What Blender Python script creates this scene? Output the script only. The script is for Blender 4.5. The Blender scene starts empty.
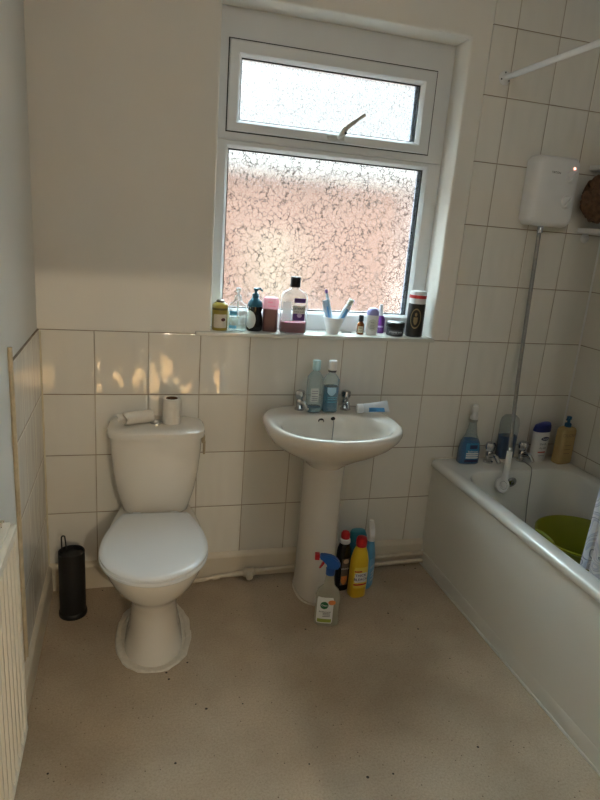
import bpy, bmesh, math, random
from math import pi, sin, cos, radians as rad
from mathutils import Vector, Matrix
random.seed(7)
SC = bpy.context.scene
COL = SC.collection

# ------------------------------------------------------------------ materials
MATS = {}
def new_mat(name):
    m = bpy.data.materials.new(name); m.use_nodes = True
    nt = m.node_tree
    return m, nt, nt.nodes['Principled BSDF'], nt.nodes['Material Output']
def N(nt, kind, **kw):
    n = nt.nodes.new(kind)
    for k, v in kw.items():
        if k.startswith('i_'): n.inputs[int(k[2:])].default_value = v
        else: setattr(n, k, v)
    return n
def math_n(nt, op, a, b=None, c=None):
    n = nt.nodes.new('ShaderNodeMath'); n.operation = op
    for i, v in enumerate((a, b, c)):
        if v is None: continue
        if isinstance(v, (int, float)): n.inputs[i].default_value = v
        else: nt.links.new(v, n.inputs[i])
    return n.outputs[0]
def ramp(nt, src, stops, interp='LINEAR'):
    r = nt.nodes.new('ShaderNodeValToRGB'); r.color_ramp.interpolation = interp
    e = r.color_ramp.elements
    while len(e) < len(stops): e.new(0.5)
    for i, (p, c) in enumerate(stops):
        e[i].position = p; e[i].color = (*c, 1) if len(c) == 3 else c
    nt.links.new(src, r.inputs[0]); return r.outputs[0]
def rgb(r, g, b):       # sRGB 0-255 -> linear
    f = lambda v: (v/255/12.92 if v/255 <= .04045 else ((v/255+.055)/1.055)**2.4)
    return (f(r), f(g), f(b))
def pm(name, col, rough=.4, metal=0, vary=.04, scale=18, bump=0, bscale=60, spec=.5, coat=0, sss=0, emit=None, emit_s=0):
    """procedural paint / plastic / ceramic / metal: slight colour mottling and fine bump"""
    if name in MATS: return MATS[name]
    m, nt, p, out = new_mat(name)
    tc = N(nt, 'ShaderNodeTexCoord')
    no = N(nt, 'ShaderNodeTexNoise'); no.inputs['Scale'].default_value = scale; no.inputs['Detail'].default_value = 3
    nt.links.new(tc.outputs['Object'], no.inputs['Vector'])
    a = tuple(max(0, c*(1-vary)) for c in col); b = tuple(min(1, c*(1+vary)) for c in col)
    nt.links.new(ramp(nt, no.outputs[0], [(.3, a), (.7, b)]), p.inputs['Base Color'])
    p.inputs['Roughness'].default_value = rough; p.inputs['Metallic'].default_value = metal
    p.inputs['Specular IOR Level'].default_value = spec
    p.inputs['Coat Weight'].default_value = coat; p.inputs['Coat Roughness'].default_value = .08
    if bump:
        n2 = N(nt, 'ShaderNodeTexNoise'); n2.inputs['Scale'].default_value = bscale; n2.inputs['Detail'].default_value = 4
        nt.links.new(tc.outputs['Object'], n2.inputs['Vector'])
        bp = N(nt, 'ShaderNodeBump'); bp.inputs['Strength'].default_value = bump; bp.inputs['Distance'].default_value = .01
        nt.links.new(n2.outputs[0], bp.inputs['Height']); nt.links.new(bp.outputs[0], p.inputs['Normal'])
    if emit:
        p.inputs['Emission Color'].default_value = (*emit, 1); p.inputs['Emission Strength'].default_value = emit_s
    MATS[name] = m; return m
def clear_mat(name, col, body=.25, rough=.08):
    """thin clear or tinted plastic: see-through with a little body colour and gloss"""
    if name in MATS: return MATS[name]
    m, nt, p, out = new_mat(name)
    p.inputs['Base Color'].default_value = (*col, 1); p.inputs['Roughness'].default_value = rough
    tr = N(nt, 'ShaderNodeBsdfTransparent'); tr.inputs[0].default_value = (*[min(1, c**.5) for c in col], 1)
    lw = N(nt, 'ShaderNodeLayerWeight'); lw.inputs[0].default_value = .3
    no = N(nt, 'ShaderNodeTexNoise'); no.inputs['Scale'].default_value = 25
    f = math_n(nt, 'MULTIPLY_ADD', lw.outputs['Facing'], .55, body)
    f = math_n(nt, 'MULTIPLY_ADD', no.outputs[0], .06, f)
    f = math_n(nt, 'MINIMUM', f, 1.0)
    mx = N(nt, 'ShaderNodeMixShader'); nt.links.new(f, mx.inputs[0])
    nt.links.new(tr.outputs[0], mx.inputs[1]); nt.links.new(p.outputs[0], mx.inputs[2])
    nt.links.new(mx.outputs[0], out.inputs[0]); MATS[name] = m; return m
def tile_mat(name, axis, wave=1.0):
    m, nt, p, out = new_mat(name)
    tc = N(nt, 'ShaderNodeTexCoord'); s = N(nt, 'ShaderNodeSeparateXYZ'); nt.links.new(tc.outputs['Object'], s.inputs[0])
    u = math_n(nt, 'DIVIDE', s.outputs[axis], .2)
    v = math_n(nt, 'DIVIDE', math_n(nt, 'SUBTRACT', s.outputs[2], 1.095), .25)
    def edge(w, size):
        f = math_n(nt, 'FRACT', w); return math_n(nt, 'MULTIPLY', math_n(nt, 'MINIMUM', f, math_n(nt, 'SUBTRACT', 1.0, f)), size)
    eu, ev = edge(u, .2), edge(v, .25)
    d = math_n(nt, 'MINIMUM', eu, ev)
    mr = N(nt, 'ShaderNodeMapRange'); mr.inputs[1].default_value = .0011; mr.inputs[2].default_value = .0024; nt.links.new(d, mr.inputs[0])
    cell = N(nt, 'ShaderNodeCombineXYZ'); nt.links.new(math_n(nt, 'FLOOR', u), cell.inputs[0]); nt.links.new(math_n(nt, 'FLOOR', v), cell.inputs[1])
    wn = N(nt, 'ShaderNodeTexWhiteNoise'); nt.links.new(cell.outputs[0], wn.inputs['Vector'])
    tint = ramp(nt, wn.outputs[0], [(0, rgb(224, 220, 211)), (1, rgb(231, 228, 220))])
    no = N(nt, 'ShaderNodeTexNoise'); no.inputs['Scale'].default_value = 7; nt.links.new(tc.outputs['Object'], no.inputs['Vector'])
    g1 = ramp(nt, no.outputs[0], [(.35, rgb(122, 108, 90)), (.65, rgb(164, 150, 130))])
    g2 = ramp(nt, no.outputs[0], [(.35, rgb(150, 136, 116)), (.65, rgb(186, 174, 156))])
    gm = N(nt, 'ShaderNodeMix', data_type='RGBA'); nt.links.new(math_n(nt, 'LESS_THAN', eu, ev), gm.inputs[0]); nt.links.new(g1, gm.inputs[6]); nt.links.new(g2, gm.inputs[7])
    gcol = gm.outputs[2]
    mx = N(nt, 'ShaderNodeMix', data_type='RGBA'); nt.links.new(mr.outputs[0], mx.inputs[0])
    nt.links.new(gcol, mx.inputs[6]); nt.links.new(tint, mx.inputs[7]); nt.links.new(mx.outputs[2], p.inputs['Base Color'])
    nt.links.new(math_n(nt, 'MULTIPLY_ADD', mr.outputs[0], -.70, .75), p.inputs['Roughness'])
    # rounded tile edge plus the gentle waviness of each glazed face
    mr2 = N(nt, 'ShaderNodeMapRange'); mr2.inputs[1].default_value = .0008; mr2.inputs[2].default_value = .007; mr2.interpolation_type = 'SMOOTHSTEP'; nt.links.new(d, mr2.inputs[0])
    b1 = N(nt, 'ShaderNodeBump'); b1.inputs['Strength'].default_value = .5; b1.inputs['Distance'].default_value = .002
    nt.links.new(mr2.outputs[0], b1.inputs['Height'])
    off = N(nt, 'ShaderNodeVectorMath', operation='MULTIPLY_ADD'); off.inputs[1].default_value = (9, 9, 9)
    sq = N(nt, 'ShaderNodeMapping'); sq.inputs['Scale'].default_value = (1.5, 1.5, .45); nt.links.new(tc.outputs['Object'], sq.inputs[0])
    nt.links.new(wn.outputs[1], off.inputs[0]); nt.links.new(sq.outputs[0], off.inputs[2])
    w = N(nt, 'ShaderNodeTexNoise'); w.inputs['Scale'].default_value = 9; w.inputs['Detail'].default_value = 1; nt.links.new(off.outputs[0], w.inputs['Vector'])
    b2 = N(nt, 'ShaderNodeBump'); b2.inputs['Strength'].default_value = wave; b2.inputs['Distance'].default_value = .0075
    nt.links.new(w.outputs[0], b2.inputs['Height']); nt.links.new(b1.outputs[0], b2.inputs['Normal'])
    nt.links.new(b2.outputs[0], p.inputs['Normal'])
    return m
def floor_mat():
    m, nt, p, out = new_mat('speckled_vinyl')
    tc = N(nt, 'ShaderNodeTexCoord')
    n1 = N(nt, 'ShaderNodeTexNoise'); n1.inputs['Scale'].default_value = 3.2; n1.inputs['Detail'].default_value = 5
    n2 = N(nt, 'ShaderNodeTexNoise'); n2.inputs['Scale'].default_value = 150; n2.inputs['Detail'].default_value = 4; n2.inputs['Roughness'].default_value = .8
    vo = N(nt, 'ShaderNodeTexVoronoi'); vo.inputs['Scale'].default_value = 26
    vo2 = N(nt, 'ShaderNodeTexVoronoi'); vo2.inputs['Scale'].default_value = 70
    for n in (n1, n2, vo, vo2): nt.links.new(tc.outputs['Object'], n.inputs['Vector'])
    base = ramp(nt, n1.outputs[0], [(.34, FLOOR_A), (.66, FLOOR_B)])
    fine = ramp(nt, n2.outputs[0], [(.30, (.76, .74, .71)), (.5, (1, 1, 1)), (.72, (1.16, 1.16, 1.16))])
    mul = N(nt, 'ShaderNodeMix', data_type='RGBA', blend_type='MULTIPLY'); mul.inputs[0].default_value = 1
    nt.links.new(base, mul.inputs[6]); nt.links.new(fine, mul.inputs[7])
    col = mul.outputs[2]
    for v, r, thr, dark in ((vo, .13, .70, (.045, .035, .028)), (vo2, .17, .66, (.17, .125, .085))):
        sx = N(nt, 'ShaderNodeSeparateXYZ'); nt.links.new(v.outputs['Color'], sx.inputs[0])
        size = math_n(nt, 'MULTIPLY', sx.outputs[1], r)
        k = math_n(nt, 'MULTIPLY', math_n(nt, 'LESS_THAN', v.outputs['Distance'], size), math_n(nt, 'GREATER_THAN', sx.outputs[0], thr))
        mx = N(nt, 'ShaderNodeMix', data_type='RGBA'); nt.links.new(k, mx.inputs[0]); nt.links.new(col, mx.inputs[6]); mx.inputs[7].default_value = (*dark, 1)
        col = mx.outputs[2]
    nt.links.new(col, p.inputs['Base Color']); p.inputs['Roughness'].default_value = .62; p.inputs['Specular IOR Level'].default_value = .25
    bp = N(nt, 'ShaderNodeBump'); bp.inputs['Strength'].default_value = .2; bp.inputs['Distance'].default_value = .002
    nt.links.new(n2.outputs[0], bp.inputs['Height']); nt.links.new(bp.outputs[0], p.inputs['Normal'])
    return m
def glass_mat(name, scale, line, rough, transl):
    """obscure patterned window glass: crackle relief on a thin pane, part diffusing, part refracting"""
    m, nt, p, out = new_mat(name)
    tc = N(nt, 'ShaderNodeTexCoord')
    mp = N(nt, 'ShaderNodeMapping'); mp.inputs['Scale'].default_value = (1, .05, 1); nt.links.new(tc.outputs['Object'], mp.inputs[0])
    wr = N(nt, 'ShaderNodeTexNoise'); wr.inputs['Scale'].default_value = scale*.9; wr.inputs['Detail'].default_value = 2
    nt.links.new(mp.outputs[0], wr.inputs['Vector'])
    ad = N(nt, 'ShaderNodeVectorMath', operation='MULTIPLY_ADD'); ad.inputs[1].default_value = (1.6/scale,)*3
    nt.links.new(wr.outputs['Color'], ad.inputs[0]); nt.links.new(mp.outputs[0], ad.inputs[2])
    vo = N(nt, 'ShaderNodeTexVoronoi', feature='DISTANCE_TO_EDGE'); vo.inputs['Scale'].default_value = scale
    nt.links.new(ad.outputs[0], vo.inputs['Vector'])
    h = N(nt, 'ShaderNodeMapRange'); h.interpolation_type = 'SMOOTHSTEP'; h.inputs[1].default_value = 0; h.inputs[2].default_value = .062
    nt.links.new(vo.outputs['Distance'], h.inputs[0])
    # grooves come and go over the sheet
    br = N(nt, 'ShaderNodeTexNoise'); br.inputs['Scale'].default_value = scale*.35; nt.links.new(mp.outputs[0], br.inputs['Vector'])
    brk = N(nt, 'ShaderNodeMapRange'); brk.inputs[1].default_value = .30; brk.inputs[2].default_value = .52; nt.links.new(br.outputs[0], brk.inputs[0])
    gro = math_n(nt, 'MULTIPLY', math_n(nt, 'SUBTRACT', 1.0, h.outputs[0]), brk.outputs[0])
    bp = N(nt, 'ShaderNodeBump'); bp.inputs['Strength'].default_value = 1; bp.inputs['Distance'].default_value = .00015; bp.invert = True
    nt.links.new(gro, bp.inputs['Height'])
    colr = ramp(nt, gro, [(0, (.97, .98, .98)), (1, (1-line, 1-line, 1-line))])  # dark tint along grooves paints in the dark edges of refraction
    rf = N(nt, 'ShaderNodeBsdfRefraction'); rf.inputs['Roughness'].default_value = rough; rf.inputs['IOR'].default_value = 1.30
    nt.links.new(colr, rf.inputs[0]); nt.links.new(bp.outputs[0], rf.inputs['Normal'])
    tl = N(nt, 'ShaderNodeBsdfTranslucent'); nt.links.new(colr, tl.inputs[0])
    tp = N(nt, 'ShaderNodeBsdfTransparent'); nt.links.new(colr, tp.inputs[0])
    m1 = N(nt, 'ShaderNodeMixShader'); m1.inputs[0].default_value = transl
    nt.links.new(rf.outputs[0], m1.inputs[1]); nt.links.new(tl.outputs[0], m1.inputs[2])
    m2 = N(nt, 'ShaderNodeMixShader'); m2.inputs[0].default_value = GLASS_CLEAR
    nt.links.new(m1.outputs[0], m2.inputs[1]); nt.links.new(tp.outputs[0], m2.inputs[2])
    gl = N(nt, 'ShaderNodeBsdfGlossy'); gl.inputs['Roughness'].default_value = .2
    m3 = N(nt, 'ShaderNodeMixShader'); m3.inputs[0].default_value = .04
    nt.links.new(m2.outputs[0], m3.inputs[1]); nt.links.new(gl.outputs[0], m3.inputs[2])
    nt.links.new(m3.outputs[0], out.inputs[0])
    return m
def brick_mat():
    m, nt, p, out = new_mat('red_brick')
    tc = N(nt, 'ShaderNodeTexCoord'); mp = N(nt, 'ShaderNodeMapping'); mp.inputs['Rotation'].default_value = (pi/2, 0, 0)
    nt.links.new(tc.outputs['Object'], mp.inputs[0])
    b = N(nt, 'ShaderNodeTexBrick'); b.inputs['Scale'].default_value = 1; b.inputs['Brick Width'].default_value = .225; b.inputs['Row Height'].default_value = .075
    b.inputs['Mortar Size'].default_value = .006
    b.inputs['Color1'].default_value = (*BRICK1, 1); b.inputs['Color2'].default_value = (*BRICK2, 1); b.inputs['Mortar'].default_value = (*BRICKM, 1)
    nt.links.new(mp.outputs[0], b.inputs['Vector']); nt.links.new(b.outputs[0], p.inputs['Base Color']); p.inputs['Roughness'].default_value = .9
    return m
def curtain_mat():
    m, nt, p, out = new_mat('printed_curtain')
    tc = N(nt, 'ShaderNodeTexCoord')
    no = N(nt, 'ShaderNodeTexNoise'); no.inputs['Scale'].default_value = 6.5; no.inputs['Detail'].default_value = 1; no.inputs['Distortion'].default_value = .8
    nt.links.new(tc.outputs['UV'], no.inputs['Vector'])
    f = math_n(nt, 'FRACT', math_n(nt, 'MULTIPLY', no.outputs[0], 13))
    c = ramp(nt, f, [(0, rgb(246, 246, 248)), (.42, rgb(246, 246, 248)), (.5, rgb(140, 144, 164)), (.58, rgb(246, 246, 248)), (.8, rgb(218, 220, 230))])
    nt.links.new(c, p.inputs['Base Color']); p.inputs['Roughness'].default_value = .7
    tl = N(nt, 'ShaderNodeBsdfTranslucent'); nt.links.new(c, tl.inputs[0])
    mx = N(nt, 'ShaderNodeMixShader'); mx.inputs[0].default_value = .3
    nt.links.new(p.outputs[0], mx.inputs[1]); nt.links.new(tl.outputs[0], mx.inputs[2]); nt.links.new(mx.outputs[0], out.inputs[0])
    return m

# tuning knobs -------------------------------------------------------------
FLOOR_A, FLOOR_B = rgb(168, 151, 130), rgb(186, 170, 149)
BRICK1, BRICK2, BRICKM = rgb(80, 47, 31), rgb(84, 53, 37), rgb(86, 61, 47)
GLASS_CLEAR = .30
SKY_COL, SKY_STR = (.74, .93, 1.0), 41.0
HALL_POWER = 155.0
ROOM_POWER = 6.3
SUN_STR = 120.0
EXPOSURE = 0.16

# ------------------------------------------------------------------ mesh helpers
def build(name, bm, mat, parent=None, smooth=True, angle=38):
    bmesh.ops.recalc_face_normals(bm, faces=bm.faces)
    for f in bm.faces: f.smooth = smooth
    if smooth:
        for e in bm.edges:
            if len(e.link_faces) == 2 and e.calc_face_angle(0) > rad(angle): e.smooth = False
    me = bpy.data.meshes.new(name); bm.to_mesh(me); bm.free()
    me.materials.append(mat)
    o = bpy.data.objects.new(name, me); COL.objects.link(o)
    if parent: o.parent = parent
    return o
def empty(name, loc=(0, 0, 0), rz=0, rot=None):
    o = bpy.data.objects.new(name, None); COL.objects.link(o)
    o.location = loc; o.rotation_euler = rot or (0, 0, rz); o.empty_display_size = .05
    return o
def tag(o, label, cat, group=None):
    o['label'] = label; o['category'] = cat
    if group: o['group'] = group
    return o
def struct(o): o['kind'] = 'structure'; return o
def B(): return bmesh.new()
def add_box(bm, x0, x1, y0, y1, z0, z1, bevel=0, seg=2):
    t = bmesh.new()
    bmesh.ops.create_cube(t, size=1)
    bmesh.ops.scale(t, vec=(x1-x0, y1-y0, z1-z0), verts=t.verts)
    bmesh.ops.translate(t, vec=((x0+x1)/2, (y0+y1)/2, (z0+z1)/2), verts=t.verts)
    if bevel: bmesh.ops.bevel(t, geom=t.edges[:], offset=bevel, segments=seg, affect='EDGES', profile=.6)
    merge(bm, t); return bm
def merge(bm, t, M=None):
    if M: bmesh.ops.transform(t, matrix=M, verts=t.verts)
    me = bpy.data.meshes.new('tmp'); t.to_mesh(me); t.free(); bm.from_mesh(me); bpy.data.meshes.remove(me)
def box(*a, **k): return add_box(B(), *a, **k)
def loft(bm, rings, cap0=True, cap1=True, close=True):
    vs = [[bm.verts.new(p) for p in r] for r in rings]
    n = len(rings[0])
    for a, b in zip(vs, vs[1:]):
        for i in range(n if close else n-1):
            j = (i+1) % n; bm.faces.new((a[i], a[j], b[j], b[i]))
    if cap0: bm.faces.new(vs[0][::-1])
    if cap1: bm.faces.new(vs[-1])
    return bm
def se(a, n):           # superellipse unit point
    c, s = cos(a), sin(a)
    return (abs(c)**(2/n)*(1 if c >= 0 else -1), abs(s)**(2/n)*(1 if s >= 0 else -1))
def ring(z, rx, ry, n=2, cx=0, cy=0, k=36):
    return [(cx+rx*se(2*pi*i/k, n)[0], cy+ry*se(2*pi*i/k, n)[1], z) for i in range(k)]
def lathe(prof, k=32, x=0, y=0, z=0, bm=None, cap0=True, cap1=True):
    return loft(bm or B(), [[(x+r*cos(2*pi*i/k), y+r*sin(2*pi*i/k), z+h) for i in range(k)] for r, h in prof], cap0, cap1)
def tube(bm, pts, r, k=10, caps=True):
    pts = [Vector(p) for p in pts]; rr = r if isinstance(r, (list, tuple)) else [r]*len(pts)
    rings = []; up = None
    for i, p in enumerate(pts):
        d = (pts[min(i+1, len(pts)-1)]-pts[max(i-1, 0)]).normalized()
        if up is None: up = Vector((0, 0, 1)) if abs(d.z) < .9 else Vector((0, 1, 0))
        s = d.cross(up).normalized(); up = s.cross(d).normalized()
        rings.append([p+(s*cos(2*pi*j/k)+up*sin(2*pi*j/k))*rr[i] for j in range(k)])
    return loft(bm, rings, caps, caps)
def bez(pts, n=8):      # smooth curve through points (Catmull-Rom)
    P = [Vector(p) for p in pts]; out = []
    for i in range(len(P)-1):
        a, b, c, d = P[max(i-1, 0)], P[i], P[i+1], P[min(i+2, len(P)-1)]
        for t in range(n):
            t /= n
            out.append(.5*((2*b)+(c-a)*t+(2*a-5*b+4*c-d)*t*t+(3*b-a-3*c+d)*t**3))
    out.append(P[-1]); return out
def prism(bm, prof, w, axis='x', bevel=0):
    """extrude a closed 2-D outline symmetrically by width w; axis x: outline in (y,z); axis y: outline in (x,z)"""
    t = bmesh.new()
    f = (lambda p, s: (s, p[0], p[1])) if axis == 'x' else (lambda p, s: (p[0], s, p[1]))
    loft(t, [[f(p, -w/2) for p in prof], [f(p, w/2) for p in prof]])
    if bevel: bmesh.ops.bevel(t, geom=[e for e in t.edges], offset=bevel, segments=2, affect='EDGES')
    merge(bm, t); return bm
def uvsphere(bm, c, r, sx=1, sy=1, sz=1, u=20, v=12):
    t = bmesh.new(); bmesh.ops.create_uvsphere(t, u_segments=u, v_segments=v, radius=r)
    merge(bm, t, Matrix.Translation(c) @ Matrix.Diagonal((sx, sy, sz, 1))); return bm

class Body:
    """bottle body from stacked superellipse sections (z, rx, ry, n); labels and lettering wrap on its surface"""
    def __init__(s, secs, cx=0, cy=0, lean=(0, 0)):
        s.secs = secs; s.cx = cx; s.cy = cy; s.lean = lean
    def at(s, z):
        q = s.secs
        if z <= q[0][0]: a = q[0]; return a[1:]
        for a, b in zip(q, q[1:]):
            if a[0] <= z <= b[0] and b[0] > a[0]:
                t = (z-a[0])/(b[0]-a[0]); return tuple(a[i]+(b[i]-a[i])*t for i in (1, 2, 3))
        return q[-1][1:]
    def pt(s, u, z, off=0):         # u in metres along the front face (front = -y)
        rx, ry, n = s.at(z)
        # march the half outline to find the point at arc length u from the front centre
        sign = 1 if u >= 0 else -1; u = abs(u); last = (0, -ry); L = 0; K = 160
        for i in range(1, K+1):
            a = -pi/2+pi*i/K
            q = se(a, n); p = (rx*q[0], ry*q[1]); d = math.hypot(p[0]-last[0], p[1]-last[1])
            if L+d >= u:
                t = (u-L)/d if d else 0; x, y = last[0]+(p[0]-last[0])*t, last[1]+(p[1]-last[1])*t
                nx, ny = (p[1]-last[1])/d, -(p[0]-last[0])/d; break
            L += d; last = p
        else: x, y, nx, ny = p[0], p[1], 0, 1
        return (sign*(x+nx*off)+s.cx, y+ny*off+s.cy, z)
    def mesh(s, inset=0, z0=None, z1=None):
        zs = [q for q in s.secs]
        rr = []
        if z0 is None: z0 = zs[0][0]
        if z1 is None: z1 = zs[-1][0]
        if z0 > zs[0][0]: rr.append((z0, *s.at(z0)))
        rr += [q for q in zs if z0 <= q[0] <= z1]
        if z1 < zs[-1][0]: rr.append((z1, *s.at(z1)))
        return loft(B(), [ring(z, max(rx-inset, .0005), max(ry-inset, .0005), n, s.cx, s.cy) for z, rx, ry, n in rr])
    def patch(s, u0, u1, z0, z1, off=.0006, nu=14, nz=12, shape=None):
        """a label hugging the body; shape 'oval' or 'shield' trims it"""
        bm = B(); g = []
        for j in range(nz+1):
            t = j/nz; row = []
            k = 1
            if shape == 'oval': k = math.sqrt(max(0.0025, 1-(2*t-1)**2))
            if shape == 'shield': k = math.sqrt(max(.02, min(1, t*2.2)))
            if shape == 'round': k = min(1, .90+1.2*t, .90+1.2*(1-t))
            for i in range(nu+1):
                u = (u0+u1)/2+(i/nu-.5)*(u1-u0)*k
                row.append(bm.verts.new(s.pt(u, z0+(z1-z0)*t, off)))
            g.append(row)
        for a, b in zip(g, g[1:]):
            for i in range(nu): bm.faces.new((a[i], a[i+1], b[i+1], b[i]))
        return bm
    def text(s, txt, h, u, z, off=.0012):
        return text_bm(txt, h, lambda x, y: s.pt(u+x, z+y, off))
def text_bm(txt, h, fn):
    """lettering mesh, centred; fn maps (x along, y up) to a point"""
    cu = bpy.data.curves.new('lettering', 'FONT'); cu.body = txt; cu.size = h*1.4; cu.align_x = 'CENTER'; cu.align_y = 'CENTER'; cu.resolution_u = 2
    cu.offset = h*.012
    o = bpy.data.objects.new('lettering', cu); COL.objects.link(o)
    dg = bpy.context.evaluated_depsgraph_get(); dg.update()
    me = bpy.data.meshes.new_from_object(o.evaluated_get(dg))
    bm = B(); bm.from_mesh(me)
    bpy.data.objects.remove(o); bpy.data.curves.remove(cu); bpy.data.meshes.remove(me)
    for v in bm.verts: v.co = Vector(fn(v.co.x, v.co.y))
    return bm

# ------------------------------------------------------------------ base materials
M_wall = pm('cream_emulsion', rgb(229, 225, 217), .85, vary=.02, scale=3, bump=.06, bscale=40, spec=.2)
M_ceil = pm('white_emulsion', rgb(238, 236, 230), .9, vary=.02, scale=3)
M_gloss = pm('white_gloss_paint', rgb(214, 204, 186), .35, vary=.03, scale=6, bump=.05, bscale=25)
M_upvc = pm('white_upvc', rgb(222, 224, 224), .3, vary=.015, scale=8)
M_ceramic = pm('white_ceramic', rgb(224, 218, 208), .12, vary=.01, scale=4, coat=.3)
M_seat = pm('white_seat_plastic', rgb(232, 234, 236), .22, vary=.01, scale=4)
M_seal = pm('white_sealant', rgb(214, 206, 192), .5, vary=.08, scale=60, bump=.3, bscale=80)
M_oldseal = pm('aged_sealant', rgb(214, 204, 178), .5, vary=.08, scale=40)
M_chrome = pm('chrome', rgb(200, 202, 205), .12, 1, vary=.03)
M_steel = pm('dull_hose_steel', rgb(150, 150, 148), .35, .9, vary=.1, scale=90)
M_black = pm('black_plastic', rgb(18, 18, 20), .35, vary=.1)
M_blackm = pm('black_matt_metal', rgb(20, 20, 22), .5, vary=.1)
M_gasket = pm('black_rubber', rgb(26, 27, 30), .6, vary=.1)
M_white = pm('white_plastic', rgb(228, 228, 228), .3, vary=.015)
M_acryl = pm('white_acrylic', rgb(226, 226, 222), .16, vary=.01, scale=4, coat=.6)
M_panel = pm('bath_panel_white', rgb(222, 221, 214), .3, vary=.015, scale=4, bump=.03, bscale=4)
M_radp = pm('radiator_enamel', rgb(226, 218, 202), .32, vary=.02, scale=6)
M_grey = pm('mid_grey_print', rgb(110, 110, 114), .5)
M_dk = pm('dark_print', rgb(40, 40, 48), .5)
M_lab = pm('white_label', rgb(228, 228, 226), .45, vary=.02)

# ================================================================== SETTING
W, D, H = 2.4, 2.75, 2.6
def quad(name, pts, mat):
    bm = B(); bm.faces.new([bm.verts.new(p) for p in pts]); return struct(build(name, bm, mat, smooth=False))
struct(build('floor', box(-.1, W+.1, -D-.1, .1, -.05, 0), floor_mat(), smooth=False))
struct(build('ceiling', box(-.1, W+.1, -D-.1, .3, H, H+.05), M_ceil, smooth=False))
struct(build('wall_left', box(-.1, 0, -D-.1, .3, 0, H), M_wall, smooth=False))
struct(build('wall_right', box(W, W+.1, -D-.1, .3, 0, H), M_wall, smooth=False))
# back wall, window opening with a softly rounded plaster arris
WX0, WX1, WZ0, WZ1 = .640, 1.612, 1.085, 2.288
def rect(x0, x1, z0, z1, y): return [(x0, y, z0), (x1, y, z0), (x1, y, z1), (x0, y, z1)]
r = .014; rr = [rect(0, W, 0, H, .3), rect(0, W, 0, H, 0)]
for i in range(6):
    a = i/5*pi/2; e = r*(1-sin(a)); rr.append(rect(WX0-e, WX1+e, WZ0-e, WZ1+e, r*(1-cos(a))))
rr.append(rect(WX0, WX1, WZ0, WZ1, .3))
bm = loft(B(), rr, False, False)
bmesh.ops.bevel(bm, geom=[e for e in bm.edges if len(e.link_faces) == 2 and 0], offset=.01, segments=1)
struct(build('wall_back', bm, M_wall))
# front wall behind the camera, with the doorway to the hall
bm = B(); DX0, DX1, DZ = .04, .93, 2.0
add_box(bm, 0, DX0, -D-.1, -D, 0, H); add_box(bm, DX1, W, -D-.1, -D, 0, H); add_box(bm, DX0, DX1, -D-.1, -D, DZ, H)
struct(build('wall_front', bm, M_wall, smooth=False))
bm = B()
add_box(bm, -.6, 1.7, -6.6, -D-.1, -.05, 0); struct(build('floor_hall', bm, pm('hall_carpet', rgb(168, 140, 104), .95, bump=.3, bscale=300), smooth=False))
struct(build('ceiling_hall', box(-.6, 1.7, -6.6, -D-.1, 2.7, 2.75), M_ceil, smooth=False))
M_hall = pm('hall_paint', rgb(150, 140, 124), .85, vary=.02)
for nm, bx in (('wall_hall_left', (-.7, -.6, -6.6, -D-.1)), ('wall_hall_end', (-.7, 1.8, -6.7, -6.6))):
    struct(build(nm, box(*bx, 0, 2.75), M_hall, smooth=False))
bm = B(); HY0, HY1, HZ0, HZ1 = -3.75, -3.15, .62, 1.22
add_box(bm, 1.7, 1.8, -6.6, HY0, 0, 2.75); add_box(bm, 1.7, 1.8, HY1, -D-.1, 0, 2.75); add_box(bm, 1.7, 1.8, HY0, HY1, 0, HZ0); add_box(bm, 1.7, 1.8, HY0, HY1, HZ1, 2.75)
struct(build('wall_hall_right', bm, M_hall, smooth=False))
bm = B()
for x0, x1 in ((-.7, 0.0), (W-.0, W)):
    if x1 > x0: add_box(bm, x0, x1-.1, -D-.1, -D-.05, 0, 2.75)
add_box(bm, -.7, 1.8, -D-.14, -D-.1, H, 2.75)
struct(build('wall_hall_front', bm, M_hall, smooth=False))

# tiling: thin glazed slabs on the walls
T = .008
Mt_x, Mt_y = tile_mat('cream_tiles_back', 0), tile_mat('cream_tiles_side', 1, .3)
bm = B(); add_box(bm, 0, W, -T, 0, .0, 1.095); add_box(bm, 1.694, W, -T, 0, 1.095, H)
struct(build('trim_1', bm, Mt_x, smooth=False))
struct(build('trim_2', box(0, T, -.565, -T, .0, 1.095), Mt_y, smooth=False))
struct(build('trim_3', box(W-T, W, -1.78, -T, .0, H), Mt_y, smooth=False))
# exposed edge strip of the left tiling, corner sealant beads
M_edge = pm('bare_tile_edge', rgb(192, 176, 148), .8, vary=.15, scale=25, bump=.4, bscale=60)
bm = tube(B(), [(.006, -.572+random.uniform(-.002, .002), z*.1+.1) for z in range(0, 11)]+[(.006, -.573, 1.14)], .007, 8)
struct(build('trim_4', bm, M_edge))
struct(build('trim_5', tube(B(), [(T+.001, -T-.001, .12), (T+.001, -T-.001, 1.09)], .005, 8), M_oldseal))
struct(build('trim_6', tube(B(), [(W-T-.001, -T-.001, .54), (W-T-.001, -T-.001, H)], .0055, 8), M_white))
# skirting boards
def skirt_prof(h, t): return [(0, 0), (-t, 0), (-t, h-.022), (-t*.75, h-.012), (-t*.35, h-.004), (0, h)]
bm = B(); pr = skirt_prof(.122, .016)
loft(bm, [[(x, p[0]-T+.0005, p[1]) for p in pr] for x in (T, 1.705)])
struct(build('baseboard_back', bm, M_gloss, smooth=False))
bm = B(); loft(bm, [[(-p[0]+T-.0005, y, p[1]) for p in pr] for y in (-T-.016, -D)])
struct(build('baseboard_left', bm, M_gloss, smooth=False))
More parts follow.
